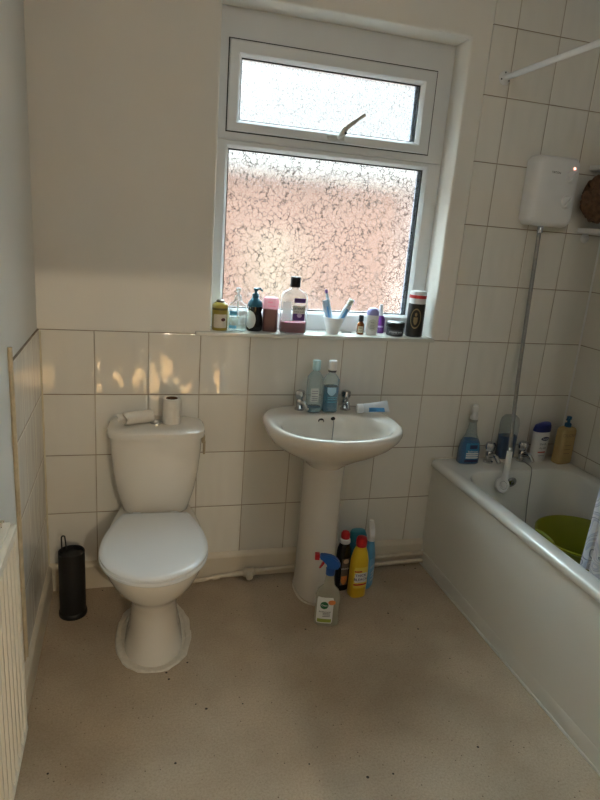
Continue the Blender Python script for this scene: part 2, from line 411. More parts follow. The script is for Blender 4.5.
# window sill board
SILL = 1.105
bm = B(); add_box(bm, WX0+.001, WX1-.001, -.002, .14, WZ0-.001, SILL, bevel=.003); add_box(bm, .578, WX1+.004, -.024, 0.002, SILL-.016, SILL, bevel=.004)
struct(build('trim_7', bm, pm('sill_gloss', rgb(214, 212, 204), .25, vary=.03)))

# ------------------------------------------------------------------ window
win = struct(empty('window_1', ((WX0+WX1)/2, .13, SILL)))
WO = Vector(win.location)
def wb(bm, x0, x1, y0, y1, z0, z1, bevel=.004): add_box(bm, x0-WO.x, x1-WO.x, y0-WO.y, y1-WO.y, z0-WO.z, z1-WO.z, bevel)
FY0, FY1 = .125, .20
def frame_ring(bm, o, i, y0, y1, bevel=.004):
    """rectangular frame from outer (x0,x1,z0,z1) to inner, sloping inner bead"""
    rs = []
    def rc(q, y): return [(q[0]-WO.x, y-WO.y, q[2]-WO.z), (q[1]-WO.x, y-WO.y, q[2]-WO.z), (q[1]-WO.x, y-WO.y, q[3]-WO.z), (q[0]-WO.x, y-WO.y, q[3]-WO.z)]
    b = bevel; e = lambda q, k: (q[0]-k, q[1]+k, q[2]-k, q[3]+k)
    rs = [rc(o, y1), rc(o, y0+b), rc(e(o, -b), y0), rc(e(i, .012), y0), rc(e(i, .008), y0+b), rc(i, y0+.018), rc(i, y1)]
    rs.append(rs[0])
    t = bmesh.new(); loft(t, rs, False, False); bmesh.ops.remove_doubles(t, verts=t.verts, dist=1e-5); merge(bm, t)
LOW = (.700, 1.543, 1.182, 1.806)     # lower pane sight size
TOP = (.688, 1.541, 1.866, 2.182)     # vent sash outer
bm = B()
frame_ring(bm, (WX0-.006, WX1+.006, SILL-.01, 1.834), LOW, FY0, FY1)
frame_ring(bm, (WX0-.006, WX1+.006, 1.834, WZ1+.006), (TOP[0]+.02, TOP[1]-.02, TOP[2]+.02, TOP[3]-.02), FY0, FY1)
build('frame', bm, M_upvc, win, angle=20)
bm = B(); frame_ring(bm, (TOP[0], TOP[1], TOP[2], TOP[3]), (.736, 1.484, 1.908, 2.128), FY0-.010, FY1-.01)
sash = build('sash', bm, M_upvc, win, angle=20)
def gasket(q, y, t, parent):
    bm = B()
    for x0, x1, z0, z1 in ((q[0], q[1], q[2], q[2]+t), (q[0], q[1], q[3]-t, q[3]), (q[0], q[0]+t, q[2]+t, q[3]-t), (q[1]-t, q[1], q[2]+t, q[3]-t)):
        add_box(bm, x0-WO.x, x1-WO.x, y-WO.y, y+.01-WO.y, z0-WO.z, z1-WO.z)
    return build('gasket', bm, M_gasket, parent, smooth=False)
gasket(LOW, .150, .005, win)
gasket((.736, 1.484, 1.908, 2.128), .142, .004, sash)
bm = B(); wb(bm, LOW[0], LOW[1], .160, .164, LOW[2], LOW[3], 0)
build('pane', bm, glass_mat('crackle_obscure_glass', 44, .56, .26, .02), win, smooth=False)
bm = B(); wb(bm, .736, 1.478, .152, .156, 1.908, 2.126, 0)
build('pane', bm, glass_mat('stippled_obscure_glass', 80, .30, .22, .02), sash, smooth=False)
bm = B()
for x0, x1, z0, z1 in ((TOP[0]-.004, TOP[1]+.004, TOP[3], TOP[3]+.004), (TOP[0]-.004, TOP[1]+.004, TOP[2]-.004, TOP[2]), (TOP[0]-.004, TOP[0], TOP[2], TOP[3]), (TOP[1], TOP[1]+.004, TOP[2], TOP[3])): wb(bm, x0, x1, FY0-.003, FY0+.01, z0, z1, 0)
build('sash_gap_strip', bm, M_gasket, win, smooth=False)  # dark strip drawn in place of the dark gap round the sash
# spacer bar seen through the right edge of each pane
for q, y, par in ((LOW, .168, win), ((.736, 1.484, 1.908, 2.128), .160, sash)):
    bm = B(); wb(bm, q[1]-.014, q[1], y, y+.008, q[2], q[3], 0); build('spacer_bar', bm, pm('spacer_aluminium', rgb(150, 160, 176), .4, .4, vary=.3, scale=120), par, smooth=False)
# casement fastener
hx, hz = 1.135-WO.x, 1.886-WO.z; hy = FY0-.012-WO.y
bm = B(); add_box(bm, hx-.045, hx+.028, hy-.008, hy, hz-.009, hz+.007, bevel=.003)
hd = build('handle', bm, pm('off_white_metal', rgb(190, 186, 176), .35), win)
bm = tube(B(), bez([(hx+.005, hy-.008, hz), (hx+.006, hy-.03, hz+.008), (hx+.022, hy-.036, hz+.035), (hx+.06, hy-.036, hz+.066), (hx+.095, hy-.036, hz+.092)], 6),
          [.011]*7+[.013]*5+[.009]*6+[.007]*6+[.006], 10)
build('lever', bm, pm('off_white_metal', rgb(190, 186, 176), .35), hd)
bm = B(); uvsphere(bm, (hx+.017, hy-.047, hz+.014), .005); build('pivot_screw', bm, M_black, hd)

# neighbouring brick house seen as a blur through the glass
nh = tag(empty('brick_house', (1.0, 4.6, -2.8)), 'neighbouring red brick house blurred behind the obscure window glass', 'house')
bm = box(-3.2, 3.2, 0, .3, 0, 5.02); build('gable_wall', bm, brick_mat(), nh, smooth=False)
w2 = build('window_frame', box(.76, 1.10, -.03, 0, 3.45, 4.30, bevel=.01), pm('outside_cream_frame', rgb(96, 76, 58), .5), nh)
build('window_pane', box(.80, 1.06, -.034, -.03, 3.50, 4.25), pm('outside_pale_blind', rgb(102, 84, 66), .5), w2, smooth=False)
bm = B(); prism(bm, [(-.12, 5.02), (.45, 5.02), (.45, 5.06), (-.12, 5.06)], 6.6, 'x'); build('eaves', bm, pm('outside_fascia', rgb(220, 214, 205), .6), nh)

# ================================================================== TOILET
toi = tag(empty('toilet', (.436, 0, 0), -rad(3.0)), 'white close-coupled ceramic toilet with closed lid, standing between brush holder and washbasin', 'toilet')
def egg(z, yb, yf, hw, n=2.2, k=48, back_n=3.0, cx=0):
    """egg-shaped section: rounded front (yf, toward -y), squarer back (yb)"""
    cy = yb+(yf-yb)*.42; pts = []
    for i in range(k):
        a = 2*pi*i/k
        c, s = se(a, n if sin(a) < 0 else back_n)
        pts.append((cx+hw*c, cy+(s*(cy-yf) if s < 0 else s*(yb-cy)), z))
    return pts
def pear(z, yb, ym, yf, hb, hm, k=24):
    """seat outline: straight narrow back edge, sides swelling to the widest point, elliptical front"""
    R = []
    for i in range(k+1):                     # right side, back to widest
        t = i/k; R.append((hb+(hm-hb)*sin(pi/2*t)**.9, yb+(ym-yb)*t))
    for i in range(1, k+1):                  # right front quarter to the nose
        a = pi/2*i/k; R.append((hm*cos(a), ym+(yf-ym)*sin(a)))
    return [(x, y, z) for x, y in R]+[(-x, y, z) for x, y in R[-2::-1]]
def foot(z, yb, yf, hw): return [(hw*se(2*pi*i/97+pi/2, 2.3)[0]*-1, (yb+yf)/2+(yb-yf)/2*se(2*pi*i/97+pi/2, 2.3)[1], z) for i in range(97)]
def bowl(z, yb, yf, hb, hm): return pear(z, yb, yb+(yf-yb)*.62, yf, hb, hm)
rings = [bowl(0, -.19, -.552, .085, .104), bowl(.012, -.19, -.552, .085, .104), bowl(.03, -.19, -.540, .078, .095), bowl(.08, -.185, -.524, .070, .087), bowl(.15, -.18, -.512, .066, .082),
         bowl(.20, -.17, -.520, .066, .083), bowl(.235, -.15, -.545, .072, .096), bowl(.27, -.11, -.585, .086, .122), bowl(.31, -.07, -.628, .10, .150), bowl(.35, -.03, -.655, .108, .168),
         bowl(.385, -.013, -.670, .112, .177), bowl(.398, -.013, -.670, .113, .178), bowl(.404, -.016, -.666, .110, .174), bowl(.404, -.30, -.640, .09, .145), bowl(.38, -.31, -.6, .08, .115), bowl(.30, -.33, -.5, .05, .06)]
build('pan', loft(B(), rings), M_ceramic, toi)
# ragged bead of sealant round the foot
pts = []
for i in range(40):
    a = 2*pi*i/40; c, s = se(a, 2.3); f = 1+random.uniform(-.012, .02)
    pts.append((c*.127*f, -.365+s*.205*f, .003))
pts.append(pts[0]); bm = tube(B(), pts, [random.uniform(.009, .014) for _ in range(40)]+[.014], 8)
for v in bm.verts: v.co.z = max(.0005, v.co.z*.55)
for i in range(40):
    pass
build('sealant_bead', bm, M_seal, toi)
# flat skim of sealant between foot and bead
bm = loft(B(), [[(se(2*pi*i/40, 2.3)[0]*.10, -.365+se(2*pi*i/40, 2.3)[1]*.175, .0035) for i in range(40)], [(se(2*pi*i/40, 2.3)[0]*.126, -.365+se(2*pi*i/40, 2.3)[1]*.204, .002) for i in range(40)]], False, False)
build('sealant_skim', bm, M_seal, toi)
def seat_ring(z, k=0): return pear(z, -.218-k, -.475, -.686+k, .122-k, .183-k)
bm = loft(B(), [seat_ring(.405, .004), seat_ring(.409, 0), seat_ring(.416, 0), seat_ring(.419, .004)]); build('seat', bm, M_seat, toi)
bm = loft(B(), [seat_ring(.4205, .006), seat_ring(.424, .001), seat_ring(.431, .001), seat_ring(.436, .006), seat_ring(.4385, .02), seat_ring(.440, .07)]); build('lid', bm, M_seat, toi)
for sx in (-.07, .07):
    bm = B(); add_box(bm, sx-.016, sx+.016, -.219, -.200, .404, .430, bevel=.006); build('hinge', bm, M_seat, toi)
# cistern
def cis(z, hw, yf, yb=-.012, n=4.5):
    cy = (yf+yb)/2
    out = []
    for i in range(48):
        c, s = se(2*pi*i/48, n); x = hw*c; y = cy+s*(yb-cy)
        if s < 0: y += .018*(1-(x/hw)**2)*s
        out.append((x, y, z))
    return out
rings = [cis(.404, .118, -.165), cis(.412, .126, -.172), cis(.44, .133, -.176), cis(.50, .150, -.182), cis(.58, .163, -.187), cis(.66, .170, -.191), cis(.715, .171, -.194), cis(.722, .171, -.194)]
build('cistern', loft(B(), rings), M_ceramic, toi)
rings = [cis(.722, .174, -.197), cis(.724, .181, -.204), cis(.740, .183, -.207), cis(.750, .181, -.205), cis(.756, .174, -.198), cis(.759, .14, -.165), cis(.760, .06, -.12)]
build('cistern_lid', loft(B(), rings), M_ceramic, toi)
bm = lathe([(.026, 0), (.026, .004), (.023, .006), (.006, .0062)], 28, .0, -.105, .759); fb = build('flush_button', bm, M_chrome, toi)
bm = B(); add_box(bm, .172, .186, -.135, -.112, .685, .718, bevel=.004); add_box(bm, .178, .188, -.14, -.115, .64, .695, bevel=.004)
build('side_bracket', bm, pm('beige_plastic', rgb(176, 160, 132), .5), toi)

# toilet rolls on the cistern lid
M_paper = pm('tissue_paper', rgb(226, 220, 210), .9, vary=.03, scale=40, bump=.25, bscale=120)
M_card = pm('roll_cardboard', rgb(104, 72, 46), .85, vary=.08)
def ring_cyl(ro, ri, h, k=32):
    return loft(B(), [[(q*cos(2*pi*i/k), q*sin(2*pi*i/k), z) for i in range(k)] for q, z in ((ri, 0), (ro-.002, 0), (ro, .002), (ro, h-.002), (ro-.002, h), (ri, h), (ri, 0))], False, False)
tr = tag(empty('toilet_roll', (.486, -.108, .7600)), 'nearly finished toilet roll standing upright on cistern lid', 'toilet roll')
build('paper', ring_cyl(.034, .0235, .1), M_paper, tr)
build('cardboard_core', ring_cyl(.0232, .0215, .1), M_card, tr)
bm = B(); loft(bm, [[(.0338*cos(a)+k, .0338*sin(a), z) for a in (-.5, -.3, -.1, .1)] for k, z in ((.0015, .01), (.006, .04), (.004, .098))], False, False, False)
build('loose_sheet', bm, M_paper, tr)
bt = tag(empty('empty_roll_tube', (.360, -.118, .7600+.0262)), 'empty toilet roll tube with torn paper end lying on cistern lid', 'toilet roll')
bt.rotation_euler = (0, rad(90), rad(22))
def crump(q, j, z): return [((q+.0010*sin(3*a+j*.9))*cos(a), (q+.0010*sin(4*a+j))*sin(a), z+(.005*sin(3*a) if j == 0 else 0)) for a in [2*pi*i/36 for i in range(36)]]
zs = [-.056+j*.112/14 for j in range(15)]
bm = loft(B(), [crump(.0240, j, z) for j, z in enumerate(zs)]+[crump(.0215, j, z) for j, z in list(enumerate(zs))[::-1]]+[crump(.0240, 0, zs[0])], False, False)
bmesh.ops.remove_doubles(bm, verts=bm.verts, dist=1e-6)
build('tube', bm, M_paper, bt)
bm = B(); g = [[(.018*cos(t*.35+2.2)*(1+.1*u), .018*sin(t*.35+2.2)+.004*sin(u*2), -.062-.012*u-.003*sin(t*2+u)) for t in range(8)] for u in range(3)]
loft(bm, g, False, False, False); build('torn_paper', bm, M_paper, bt)

# toilet brush in its holder
br = tag(empty('toilet_brush', (.115, -.185, 0)), 'black cylindrical toilet brush holder standing in the left corner beside toilet', 'toilet brush')
build('holder', lathe([(.052, 0), (.053, .004), (.052, .016), (.0485, .02), (.0485, .268), (.048, .273), (.044, .2735), (.044, .262)], 36, cap1=True), M_blackm, br)
bm = tube(B(), bez([(-.034, .012, .25), (-.036, .012, .318), (-.033, .013, .330), (-.026, .014, .330), (-.023, .014, .318), (-.018, .014, .25)], 6), .0028, 8)
build('handle', bm, pm('dark_wire', rgb(70, 68, 66), .35, .7), br)

# ================================================================== WASHBASIN
bas = tag(empty('washbasin', (1.105, 0, 0)), 'white ceramic pedestal washbasin under the window', 'washbasin')
KB = 64
def outl(hw, yb, yf, z, n=2.15, nb=3.2, cyf=.5):
    cy = yb+(yf-yb)*cyf; out = []
    for i in range(KB):
        a = 2*pi*i/KB; c, s = se(a, nb if sin(a) > 0 else n)
        out.append((hw*c, cy+(s*(cy-yf) if s < 0 else s*(yb-cy)), z))
    return out
YB = -T-.001
R_ = [outl(.075, -.08, -.26, .60), outl(.10, -.06, -.29, .625), outl(.15, -.03, -.335, .655), outl(.205, YB, -.395, .69), outl(.247, YB, -.45, .728), outl(.266, YB, -.482, .762),
      outl(.272, YB, -.492, .782), outl(.271, YB, -.491, .792), outl(.265, YB-.002, -.486, .800), outl(.257, YB-.006, -.478, .803), outl(.246, -.03, -.466, .802),
      outl(.226, -.118, -.452, .797, 2.1, 2.2), outl(.217, -.132, -.445, .788, 2.1, 2.2), outl(.205, -.142, -.434, .76, 2.1, 2.2), outl(.183, -.155, -.41, .72, 2.1, 2.2), outl(.14, -.175, -.37, .69, 2.1, 2.1),
      outl(.08, -.21, -.32, .676, 2, 2), outl(.025, -.245, -.285, .672, 2, 2)]
build('bowl', loft(B(), R_), M_ceramic, bas)
def ped(z, hw, yf, yb=-.07): return outl(hw, yb, yf, z, 2.3, 4.0, .35)
R_ = [[(x+.012, y, z) for x, y, z in q] for q in (ped(0, .088, -.285), ped(.01, .088, -.285), ped(.03, .083, -.275), ped(.10, .080, -.265), ped(.3, .078, -.25), ped(.5, .079, -.245), ped(.60, .083, -.25), ped(.66, .09, -.27))]
build('pedestal', loft(B(), R_), M_ceramic, bas)
pts = [(.012+.091*se(2*pi*i/32, 2.6)[0], -.178+.112*se(2*pi*i/32, 2.6)[1], .002) for i in range(33)]
bm = tube(B(), pts, .006, 6)
for v in bm.verts: v.co.z = max(.0005, v.co.z*.6)
build('sealant_bead', bm, M_seal, bas)
def pillar_tap(parent, x, y, z, s=1.0, reach=.085, rot=0):
    bm = lathe([(.024*s, 0), (.024*s, .006*s), (.018*s, .010*s), (.016*s, .03*s), (.018*s, .036*s), (.017*s, .05*s), (.012*s, .056*s)], 20)
    tube(bm, bez([(0, -.008, .034*s), (0, -.04*s, .046*s), (0, -reach*.75, .042*s), (0, -reach, .026*s)], 5), [.012*s]*5+[.0115*s]*5+[.010*s]*6, 12)
    t = build('tap', bm, M_chrome, parent); t.location = (x, y, z); t.rotation_euler = (0, 0, rot)
    bm = B(); R = []
    for zz, q, k in ((.054, .014, 0), (.060, .020, .10), (.072, .0235, .12), (.086, .0235, .12), (.095, .020, .1), (.099, .012, 0)):
        R.append([(q*s*(1+k*cos(4*a))*cos(a), q*s*(1+k*cos(4*a))*sin(a), zz*s) for a in [2*pi*i/32 for i in range(32)]])
    loft(bm, R); build('tap_handle', bm, M_chrome, t); return t
pillar_tap(bas, -.097, -.075, .801, .85, .075, rad(8)); pillar_tap(bas, .103, -.075, .801, .85, .075, -rad(8))
bm = B(); t = lathe([(.013, 0), (.013, .003), (.0095, .0045), (.009, -.004)], 20); merge(bm, t, Matrix.Translation((-.018, -.137, .770)) @ Matrix.Rotation(rad(104), 4, 'X'))
build('overflow_hole', bm, pm('dark_hole_ring', rgb(50, 46, 42), .3, .6), bas)
bm = B(); t = lathe([(.010, 0), (.010, .003), (.006, .006)], 16); merge(bm, t, Matrix.Translation((.034, -.134, .778)) @ Matrix.Rotation(rad(104), 4, 'X'))
cs = build('chain_stay', bm, pm('dark_hole_ring', rgb(50, 46, 42), .3, .6), bas)
bm = tube(B(), bez([(.034, -.144, .776), (.033, -.153, .755), (.026, -.17, .71), (.014, -.2, .684), (0, -.235, .678)], 6), .0022, 6); build('plug_chain', bm, M_steel, bas)
build('waste', lathe([(.03, 0), (.03, .003), (.02, .004)], 20, 0, -.265, .672), M_chrome, bas)

# ================================================================== BATH
bath = tag(empty('bathtub', (1.69, 0, 0)), 'white bathtub with plain white side panel along the right wall', 'bathtub')
BW, BL, BZ = W-T-1.69-.001, 1.70, .535
def rr2(x0, x1, y0, y1, z, r, k=8):
    out = []
    for cx, cy, a0 in ((x1-r, y1-r, 0), (x0+r, y1-r, 90), (x0+r, y0+r, 180), (x1-r, y0+r, 270)):
        for i in range(k): a = rad(a0+90*i/(k-1)); out.append((cx+r*cos(a), cy+r*sin(a), z))
    return out
Yb = -T-.001
R_ = [rr2(.020, BW-.002, -BL+.02, Yb-.002, BZ-.034, .012), rr2(.003, BW-.002, -BL+.003, Yb-.002, BZ-.034, .012), rr2(0, BW, -BL, Yb, BZ-.030, .014), rr2(0, BW, -BL, Yb, BZ-.016, .016), rr2(.002, BW, -BL+.002, Yb, BZ-.009, .017), rr2(.007, BW, -BL+.007, Yb, BZ-.0035, .018), rr2(.015, BW-.004, -BL+.015, Yb-.004, BZ-.0006, .02), rr2(.026, BW-.008, -BL+.024, Yb-.008, BZ, .024),
      rr2(.055, BW-.055, -BL+.09, -.155, BZ, .12), rr2(.064, BW-.062, -BL+.1, -.165, BZ-.006, .125), rr2(.072, BW-.068, -BL+.115, -.172, BZ-.03, .125), rr2(.085, BW-.08, -BL+.18, -.188, .36, .125), rr2(.105, BW-.10, -BL+.28, -.215, .21, .12), rr2(.135, BW-.13, -BL+.34, -.25, .165, .11), rr2(.19, BW-.19, -BL+.4, -.31, .15, .09), rr2(.28, BW-.28, -BL+.6, -.45, .147, .06)]
build('tub', loft(B(), R_, False, True), M_acryl, bath)
bm = B(); rs = []
for y in [-.012-i*(BL-.012)/16 for i in range(17)]:
    bow = .008*sin(pi*(-y)/BL)
    rs.append([(.022, y, .062), (.016-bow, y, .066), (.013-bow, y, .2), (.013-bow, y, .40), (.016-bow, y, BZ-.036), (.024, y, BZ-.034)])
loft(bm, rs, True, True); build('side_panel', bm, M_panel, bath)
bm = B(); add_box(bm, .0075, .022, -BL, -.012, .0, .066, bevel=.003); add_box(bm, .002, .010, -BL, -.02, .0, .009, bevel=.003); build('plinth', bm, M_panel, bath)
build('end_panel', box(.02, BW, -BL+.004, -BL+.016, 0, BZ-.045), M_panel, bath, smooth=False)
pillar_tap(bath, 1.958-1.69, -.066, BZ, 1.0, .085); pillar_tap(bath, 2.138-1.69, -.066, BZ, 1.0, .085)
bm = B(); t = lathe([(.024, 0), (.024, .005), (.018, .009), (.007, .01), (.0065, .018), (.003, .019)], 20); merge(bm, t, Matrix.Translation((.333, -.176, .478)) @ Matrix.Rotation(rad(98), 4, 'X')); build('overflow', bm, M_chrome, bath)
bm = tube(B(), bez([(.437, -.10, BZ+.012), (.440, -.15, BZ+.006), (.436, -.172, BZ-.01), (.431, -.184, .44), (.424, -.20, .36), (.41, -.24, .20)], 6), .0022, 6); build('plug_chain', bm, M_steel, bath)
build('seal', box(.0, BW, Yb-.006, Yb+.001, BZ-.002, BZ+.006, bevel=.002), M_seal, bath)

# electric shower ------------------------------------------------------
sh = tag(empty('electric_shower', (2.044, -T, 1.754)), 'white wall-mounted electric shower unit with two dials above the bath', 'shower unit')
def rrz(hw, hh, y, r, k=8, bow=.012):
    out = []
    for sx, sz, a0 in ((1, 1, 0), (-1, 1, 90), (-1, -1, 180), (1, -1, 270)):
        for i in range(k):
            a = rad(a0+90*i/(k-1)); x = sx*(hw-r)+r*cos(a); z = sz*(hh-r)+r*sin(a)
            z += (bow if z > 0 else -bow)*(1-(x/hw)**2); out.append((x, y, z))
    return out
R_ = [rrz(.100, .130, -.0005, .02), rrz(.105, .134, -.015, .024), rrz(.106, .135, -.055, .026), rrz(.103, .132, -.075, .026), rrz(.094, .125, -.088, .026), rrz(.083, .115, -.093, .024), rrz(.04, .06, -.096, .02)]
build('casing', loft(B(), R_), M_white, sh)
def dial(x, z):
    bm = B(); t = lathe([(.026, 0), (.026, .004), (.023, .012), (.018, .014)], 28); add_box(t, -.022, .022, -.005, .005, .012, .024, bevel=.003)
    merge(bm, t, Matrix.Translation((x, -.092, z)) @ Matrix.Rotation(rad(90), 4, 'X') @ Matrix.Rotation(rad(55), 4, 'Z')); return build('dial', bm, M_white, sh)
dial(.055, .062); dial(.052, -.038)
bm = B(); uvsphere(bm, (.066, -.0935, .096), .0055, 1.2, .6, 1); build('indicator_light', bm, pm('neon_indicator', rgb(255, 190, 170), .3, emit=rgb(255, 170, 150), emit_s=3), sh)
build('lettering', text_bm('TRITON', .0085, lambda x, y: (-.022+x, -.0975, .072+y)), M_dk, sh, smooth=False)
build('inlet_nut', lathe([(.012, -.03), (.012, -.004), (.010, 0)], 12, -.018, -.05, -.139), M_chrome, sh)
# hose and handset
hs = tag(empty('hand_shower', (2.024, -.06, 1.58)), 'white hand shower hanging down into the bath on a straight grey hose', 'hand shower')
L = lambda p: (p[0]-2.024, p[1]+.06, p[2]-1.58)
pts = bez([(2.024, -.058, 1.585), (2.02, -.075, 1.35), (2.005, -.115, .98), (1.988, -.168, .67), (1.985, -.178, .645)], 14)
bm = tube(B(), [L(p) for p in pts], .0085, 12); build('hose', bm, M_steel, hs)
bm = tube(B(), [L(p) for p in ((1.985, -.177, .650), (1.984, -.178, .63))], [.0115, .0125], 14); build('collar', bm, M_chrome, hs)
bm = tube(B(), [L(p) for p in bez([(1.984, -.178, .632), (1.982, -.182, .58), (1.979, -.185, .53), (1.976, -.186, .495)], 6)], [.0125+.0002*i for i in range(19)], 16); build('handle', bm, M_white, hs)
bm = B(); t = lathe([(.028, -.014), (.034, -.006), (.036, .004), (.034, .010), (.026, .012), (.025, .010), (.012, .0105), (.011, .013), (.004, .014)], 32)
merge(bm, t, Matrix.Translation(L((1.964, -.192, .470))) @ Matrix.Rotation(rad(66), 4, 'X') @ Matrix.Rotation(0, 4, 'Z')); head = build('spray_head', bm, M_white, hs)
bm = B(); t = B()
for i in range(16): lathe([(.0014, .0118), (.0012, .0132)], 8, .018*cos(2*pi*i/16), .018*sin(2*pi*i/16), 0, t)
merge(bm, t, Matrix.Translation(L((1.964, -.192, .470))) @ Matrix.Rotation(rad(66), 4, 'X')); build('nozzles', bm, M_grey, head)

# shower rail and curtain
rl = tag(empty('shower_rail', (1.775, 0, 2.165)), 'white shower curtain rail fixed to the tiles above the bath edge', 'rail')
bm = tube(B(), [(0, -T-.006, 0), (0, -D+.01, 0)], .0108, 16); build('rod', bm, M_white, rl)
bm = B(); t = lathe([(.026, 0), (.026, .003), (.022, .007), (.014, .009), (.013, .016)], 28); merge(bm, t, Matrix.Translation((0, -T, 0)) @ Matrix.Rotation(rad(90), 4, 'X')); fl = build('flange', bm, M_white, rl)
for a in (100, 200, 330):
    bm = B(); uvsphere(bm, (.019*cos(rad(a)), -T-.0085, .019*sin(rad(a))), .0034, 1, .5, 1, 12, 8); build('screw', bm, M_dk, fl)
cu = tag(empty('shower_curtain', (1.775, -.935, 2.13)), 'white shower curtain with grey swirl print hanging over the bath edge', 'curtain')
bm = B(); uvl = bm.loops.layers.uv.new('UVMap'); rows = []; NY, NZ = 90, 24
for j in range(NZ+1):
    t = j/NZ; z = -t*1.63; row = []
    for i in range(NY+1):
        u = i/NY; amp = .018+.016*t
        row.append(bm.verts.new((amp*sin(u*2*pi*6+.6*sin(t*3))-.006*t+.01*sin(u*9), -u*.72+.012*sin(u*2*pi*6*2)+.012*t*cos(u*5), z)))
    rows.append(row)
for j in range(NZ):
    for i in range(NY):
        f = bm.faces.new((rows[j][i], rows[j][i+1], rows[j+1][i+1], rows[j+1][i]))
        for lp, (a, b) in zip(f.loops, ((i, j), (i+1, j), (i+1, j+1), (i, j+1))): lp[uvl].uv = (a/NY*1.6, 1-b/NZ*1.65)
bmesh.ops.solidify(bm, geom=bm.faces[:], thickness=.0012)
build('fabric', bm, curtain_mat(), cu)
for i in range(7):
    yy = -.015-i*.115
    bm = B(); tube(bm, [(.021*cos(a), yy, .033+.023*sin(a)) for a in [2*pi*k/20 for k in range(21)]], .002, 6); build('ring', bm, M_white, cu)

# green tub in the bath
gt = tag(empty('green_tub', (2.14, -.54, .151), rad(0)), 'olive green flexible plastic tub standing in the bath', 'tub')
M_green = pm('olive_green_plastic', rgb(126, 132, 14), .35, vary=.03)
def tubr(z, q): return [(q*1.0*cos(a), q*1.0*sin(a), z) for a in [2*pi*i/48 for i in range(48)]]
R_ = [tubr(.0, .140), tubr(.004, .145), tubr(.225, .184), tubr(.232, .192), tubr(.238, .192), tubr(.240, .186), tubr(.232, .181), tubr(.008, .140)]
build('body', loft(B(), R_), M_green, gt)
for sx in (-1, 1):
    bm = tube(B(), bez([(sx*.186, -.05, .235), (sx*.194, -.045, .250), (sx*.196, 0, .258), (sx*.194, .045, .250), (sx*.186, .05, .235)], 6), .008, 10); build('handle', bm, M_green, gt)

# corner caddy and bath sponge
cd = tag(empty('corner_caddy', (W-T-.001, -T-.001, 1.60)), 'white plastic corner shelf in the tiled corner right of shower unit', 'shelf')
def fan(r, z, k=14): return [(0, 0, z)]+[(-r*cos(a), -r*sin(a), z) for a in [pi/2*i/k for i in range(k+1)]]
def tray(z):
    bm = loft(B(), [fan(.130, z), fan(.135, z+.004), fan(.135, z+.022), fan(.130, z+.022), fan(.125, z+.006)])
    return bm
build('shelf', tray(0), M_white, cd); build('shelf', tray(.262), M_white, cd)
bm = B(); tube(bm, [(-.010, -.010, .0), (-.010, -.010, .30)], .006, 8); build('upright', bm, M_white, cd)
bm = B(); t = lathe([(.022, 0), (.02, .006), (.008, .012), (.006, .018)], 18); merge(bm, t, Matrix.Translation((-.09, 0, -.02)) @ Matrix.Rotation(rad(90), 4, 'X')); build('suction_cup', bm, M_white, cd)
sp = empty('bath_sponge', (2.268, -.110, 1.742)); tag(sp, 'shaggy brown bath scrunchie hanging between shower unit and corner shelf', 'sponge')
M_br = pm('brown_mesh', rgb(104, 74, 50), .8, vary=.35, scale=60, bump=.5, bscale=90)
bm = B()
for q in range(64):
    d = Vector((random.gauss(0, 1), random.gauss(0, 1), random.gauss(0, 1))).normalized(); a = d.orthogonal().normalized(); b = d.cross(a)
    rows = []
    for i in range(13):
        t = pi*(i/12)*1.5-.6; c = (a*cos(t)+d*sin(t))*.048+d*.022; w = b*.011*(1+.4*sin(i*2.1+q))
        rows.append([c-w, c-w*.3+d*.006*sin(i*1.7+q), c+w*.3-d*.005*cos(i*2+q), c+w])
    t2 = bmesh.new(); loft(t2, [[(p.x*1.32, p.y, p.z*1.4) for p in rw] for rw in rows], False, False, False); merge(bm, t2)
build('ruffles', bm, M_br, sp)
bm = tube(B(), bez([(.02, 0, .05), (.03, .03, .11), (.04, .06, .12), (.03, .03, .11), (.02, -.0, .05)], 5), .0015, 6); build('cord', bm, M_white, sp)

# ================================================================== RADIATOR
ra = tag(empty('radiator', (0, -1.03, .258)), 'cream panel radiator with vertical flutes on the left wall', 'radiator')
RL, RH = 1.15, .577
bm = B(); prof = []; nfl = 30
for i in range(nfl):
    y0 = -.012-i*(RL-.024)/nfl; p = (RL-.024)/nfl
    for f, x in ((0, .0808), (.10, .0814), (.30, .0808), (.40, .0765), (.47, .0700), (.56, .0682), (.80, .0682), (.89, .0710), (.95, .0770)): prof.append((x, y0-f*p))
prof.append((.080, -RL+.012))
zz = [(.012, 0), (.030, 1), (RH-.05, 1), (RH-.03, 0)]
rs = []
for z, k in zz: rs.append([(.0815 if not k else x, y, z) for x, y in prof])
loft(bm, rs, False, False, False)
add_box(bm, .045, .0690, -RL, 0, 0, RH-.002, bevel=.003); add_box(bm, .05, .0825, -RL, 0, RH-.032, RH-.008, bevel=.004); add_box(bm, .05, .0825, -RL, 0, 0, .014, bevel=.004)
add_box(bm, .05, .082, -.013, 0, 0.004, RH-.008, bevel=.003); add_box(bm, .05, .082, -RL, -RL+.013, 0.004, RH-.008, bevel=.003)
build('front_panel', bm, M_radp, ra, smooth=False)
build('back_panel', box(.012, .022, -RL+.01, -.01, .01, RH-.01, bevel=.003), M_radp, ra)
build('side_cover', box(.008, .046, -.004, .0005, .02, RH+.001, bevel=.0015), M_radp, ra)
bm = B()
for k in range(4): add_box(bm, .014+k*.0125, .0165+k*.0125, -RL, 0, RH-.004, RH+.003)
for k in range(46): add_box(bm, .012, .056, -RL+k*.0255, -RL+k*.0255+.006, RH-.003, RH+.001)
build('top_grille', bm, pm('grille_enamel', rgb(206, 192, 168), .45), ra, smooth=False)
build('bracket', box(0.002, .014, -.25, -.21, .1, RH-.06), M_radp, ra, smooth=False)
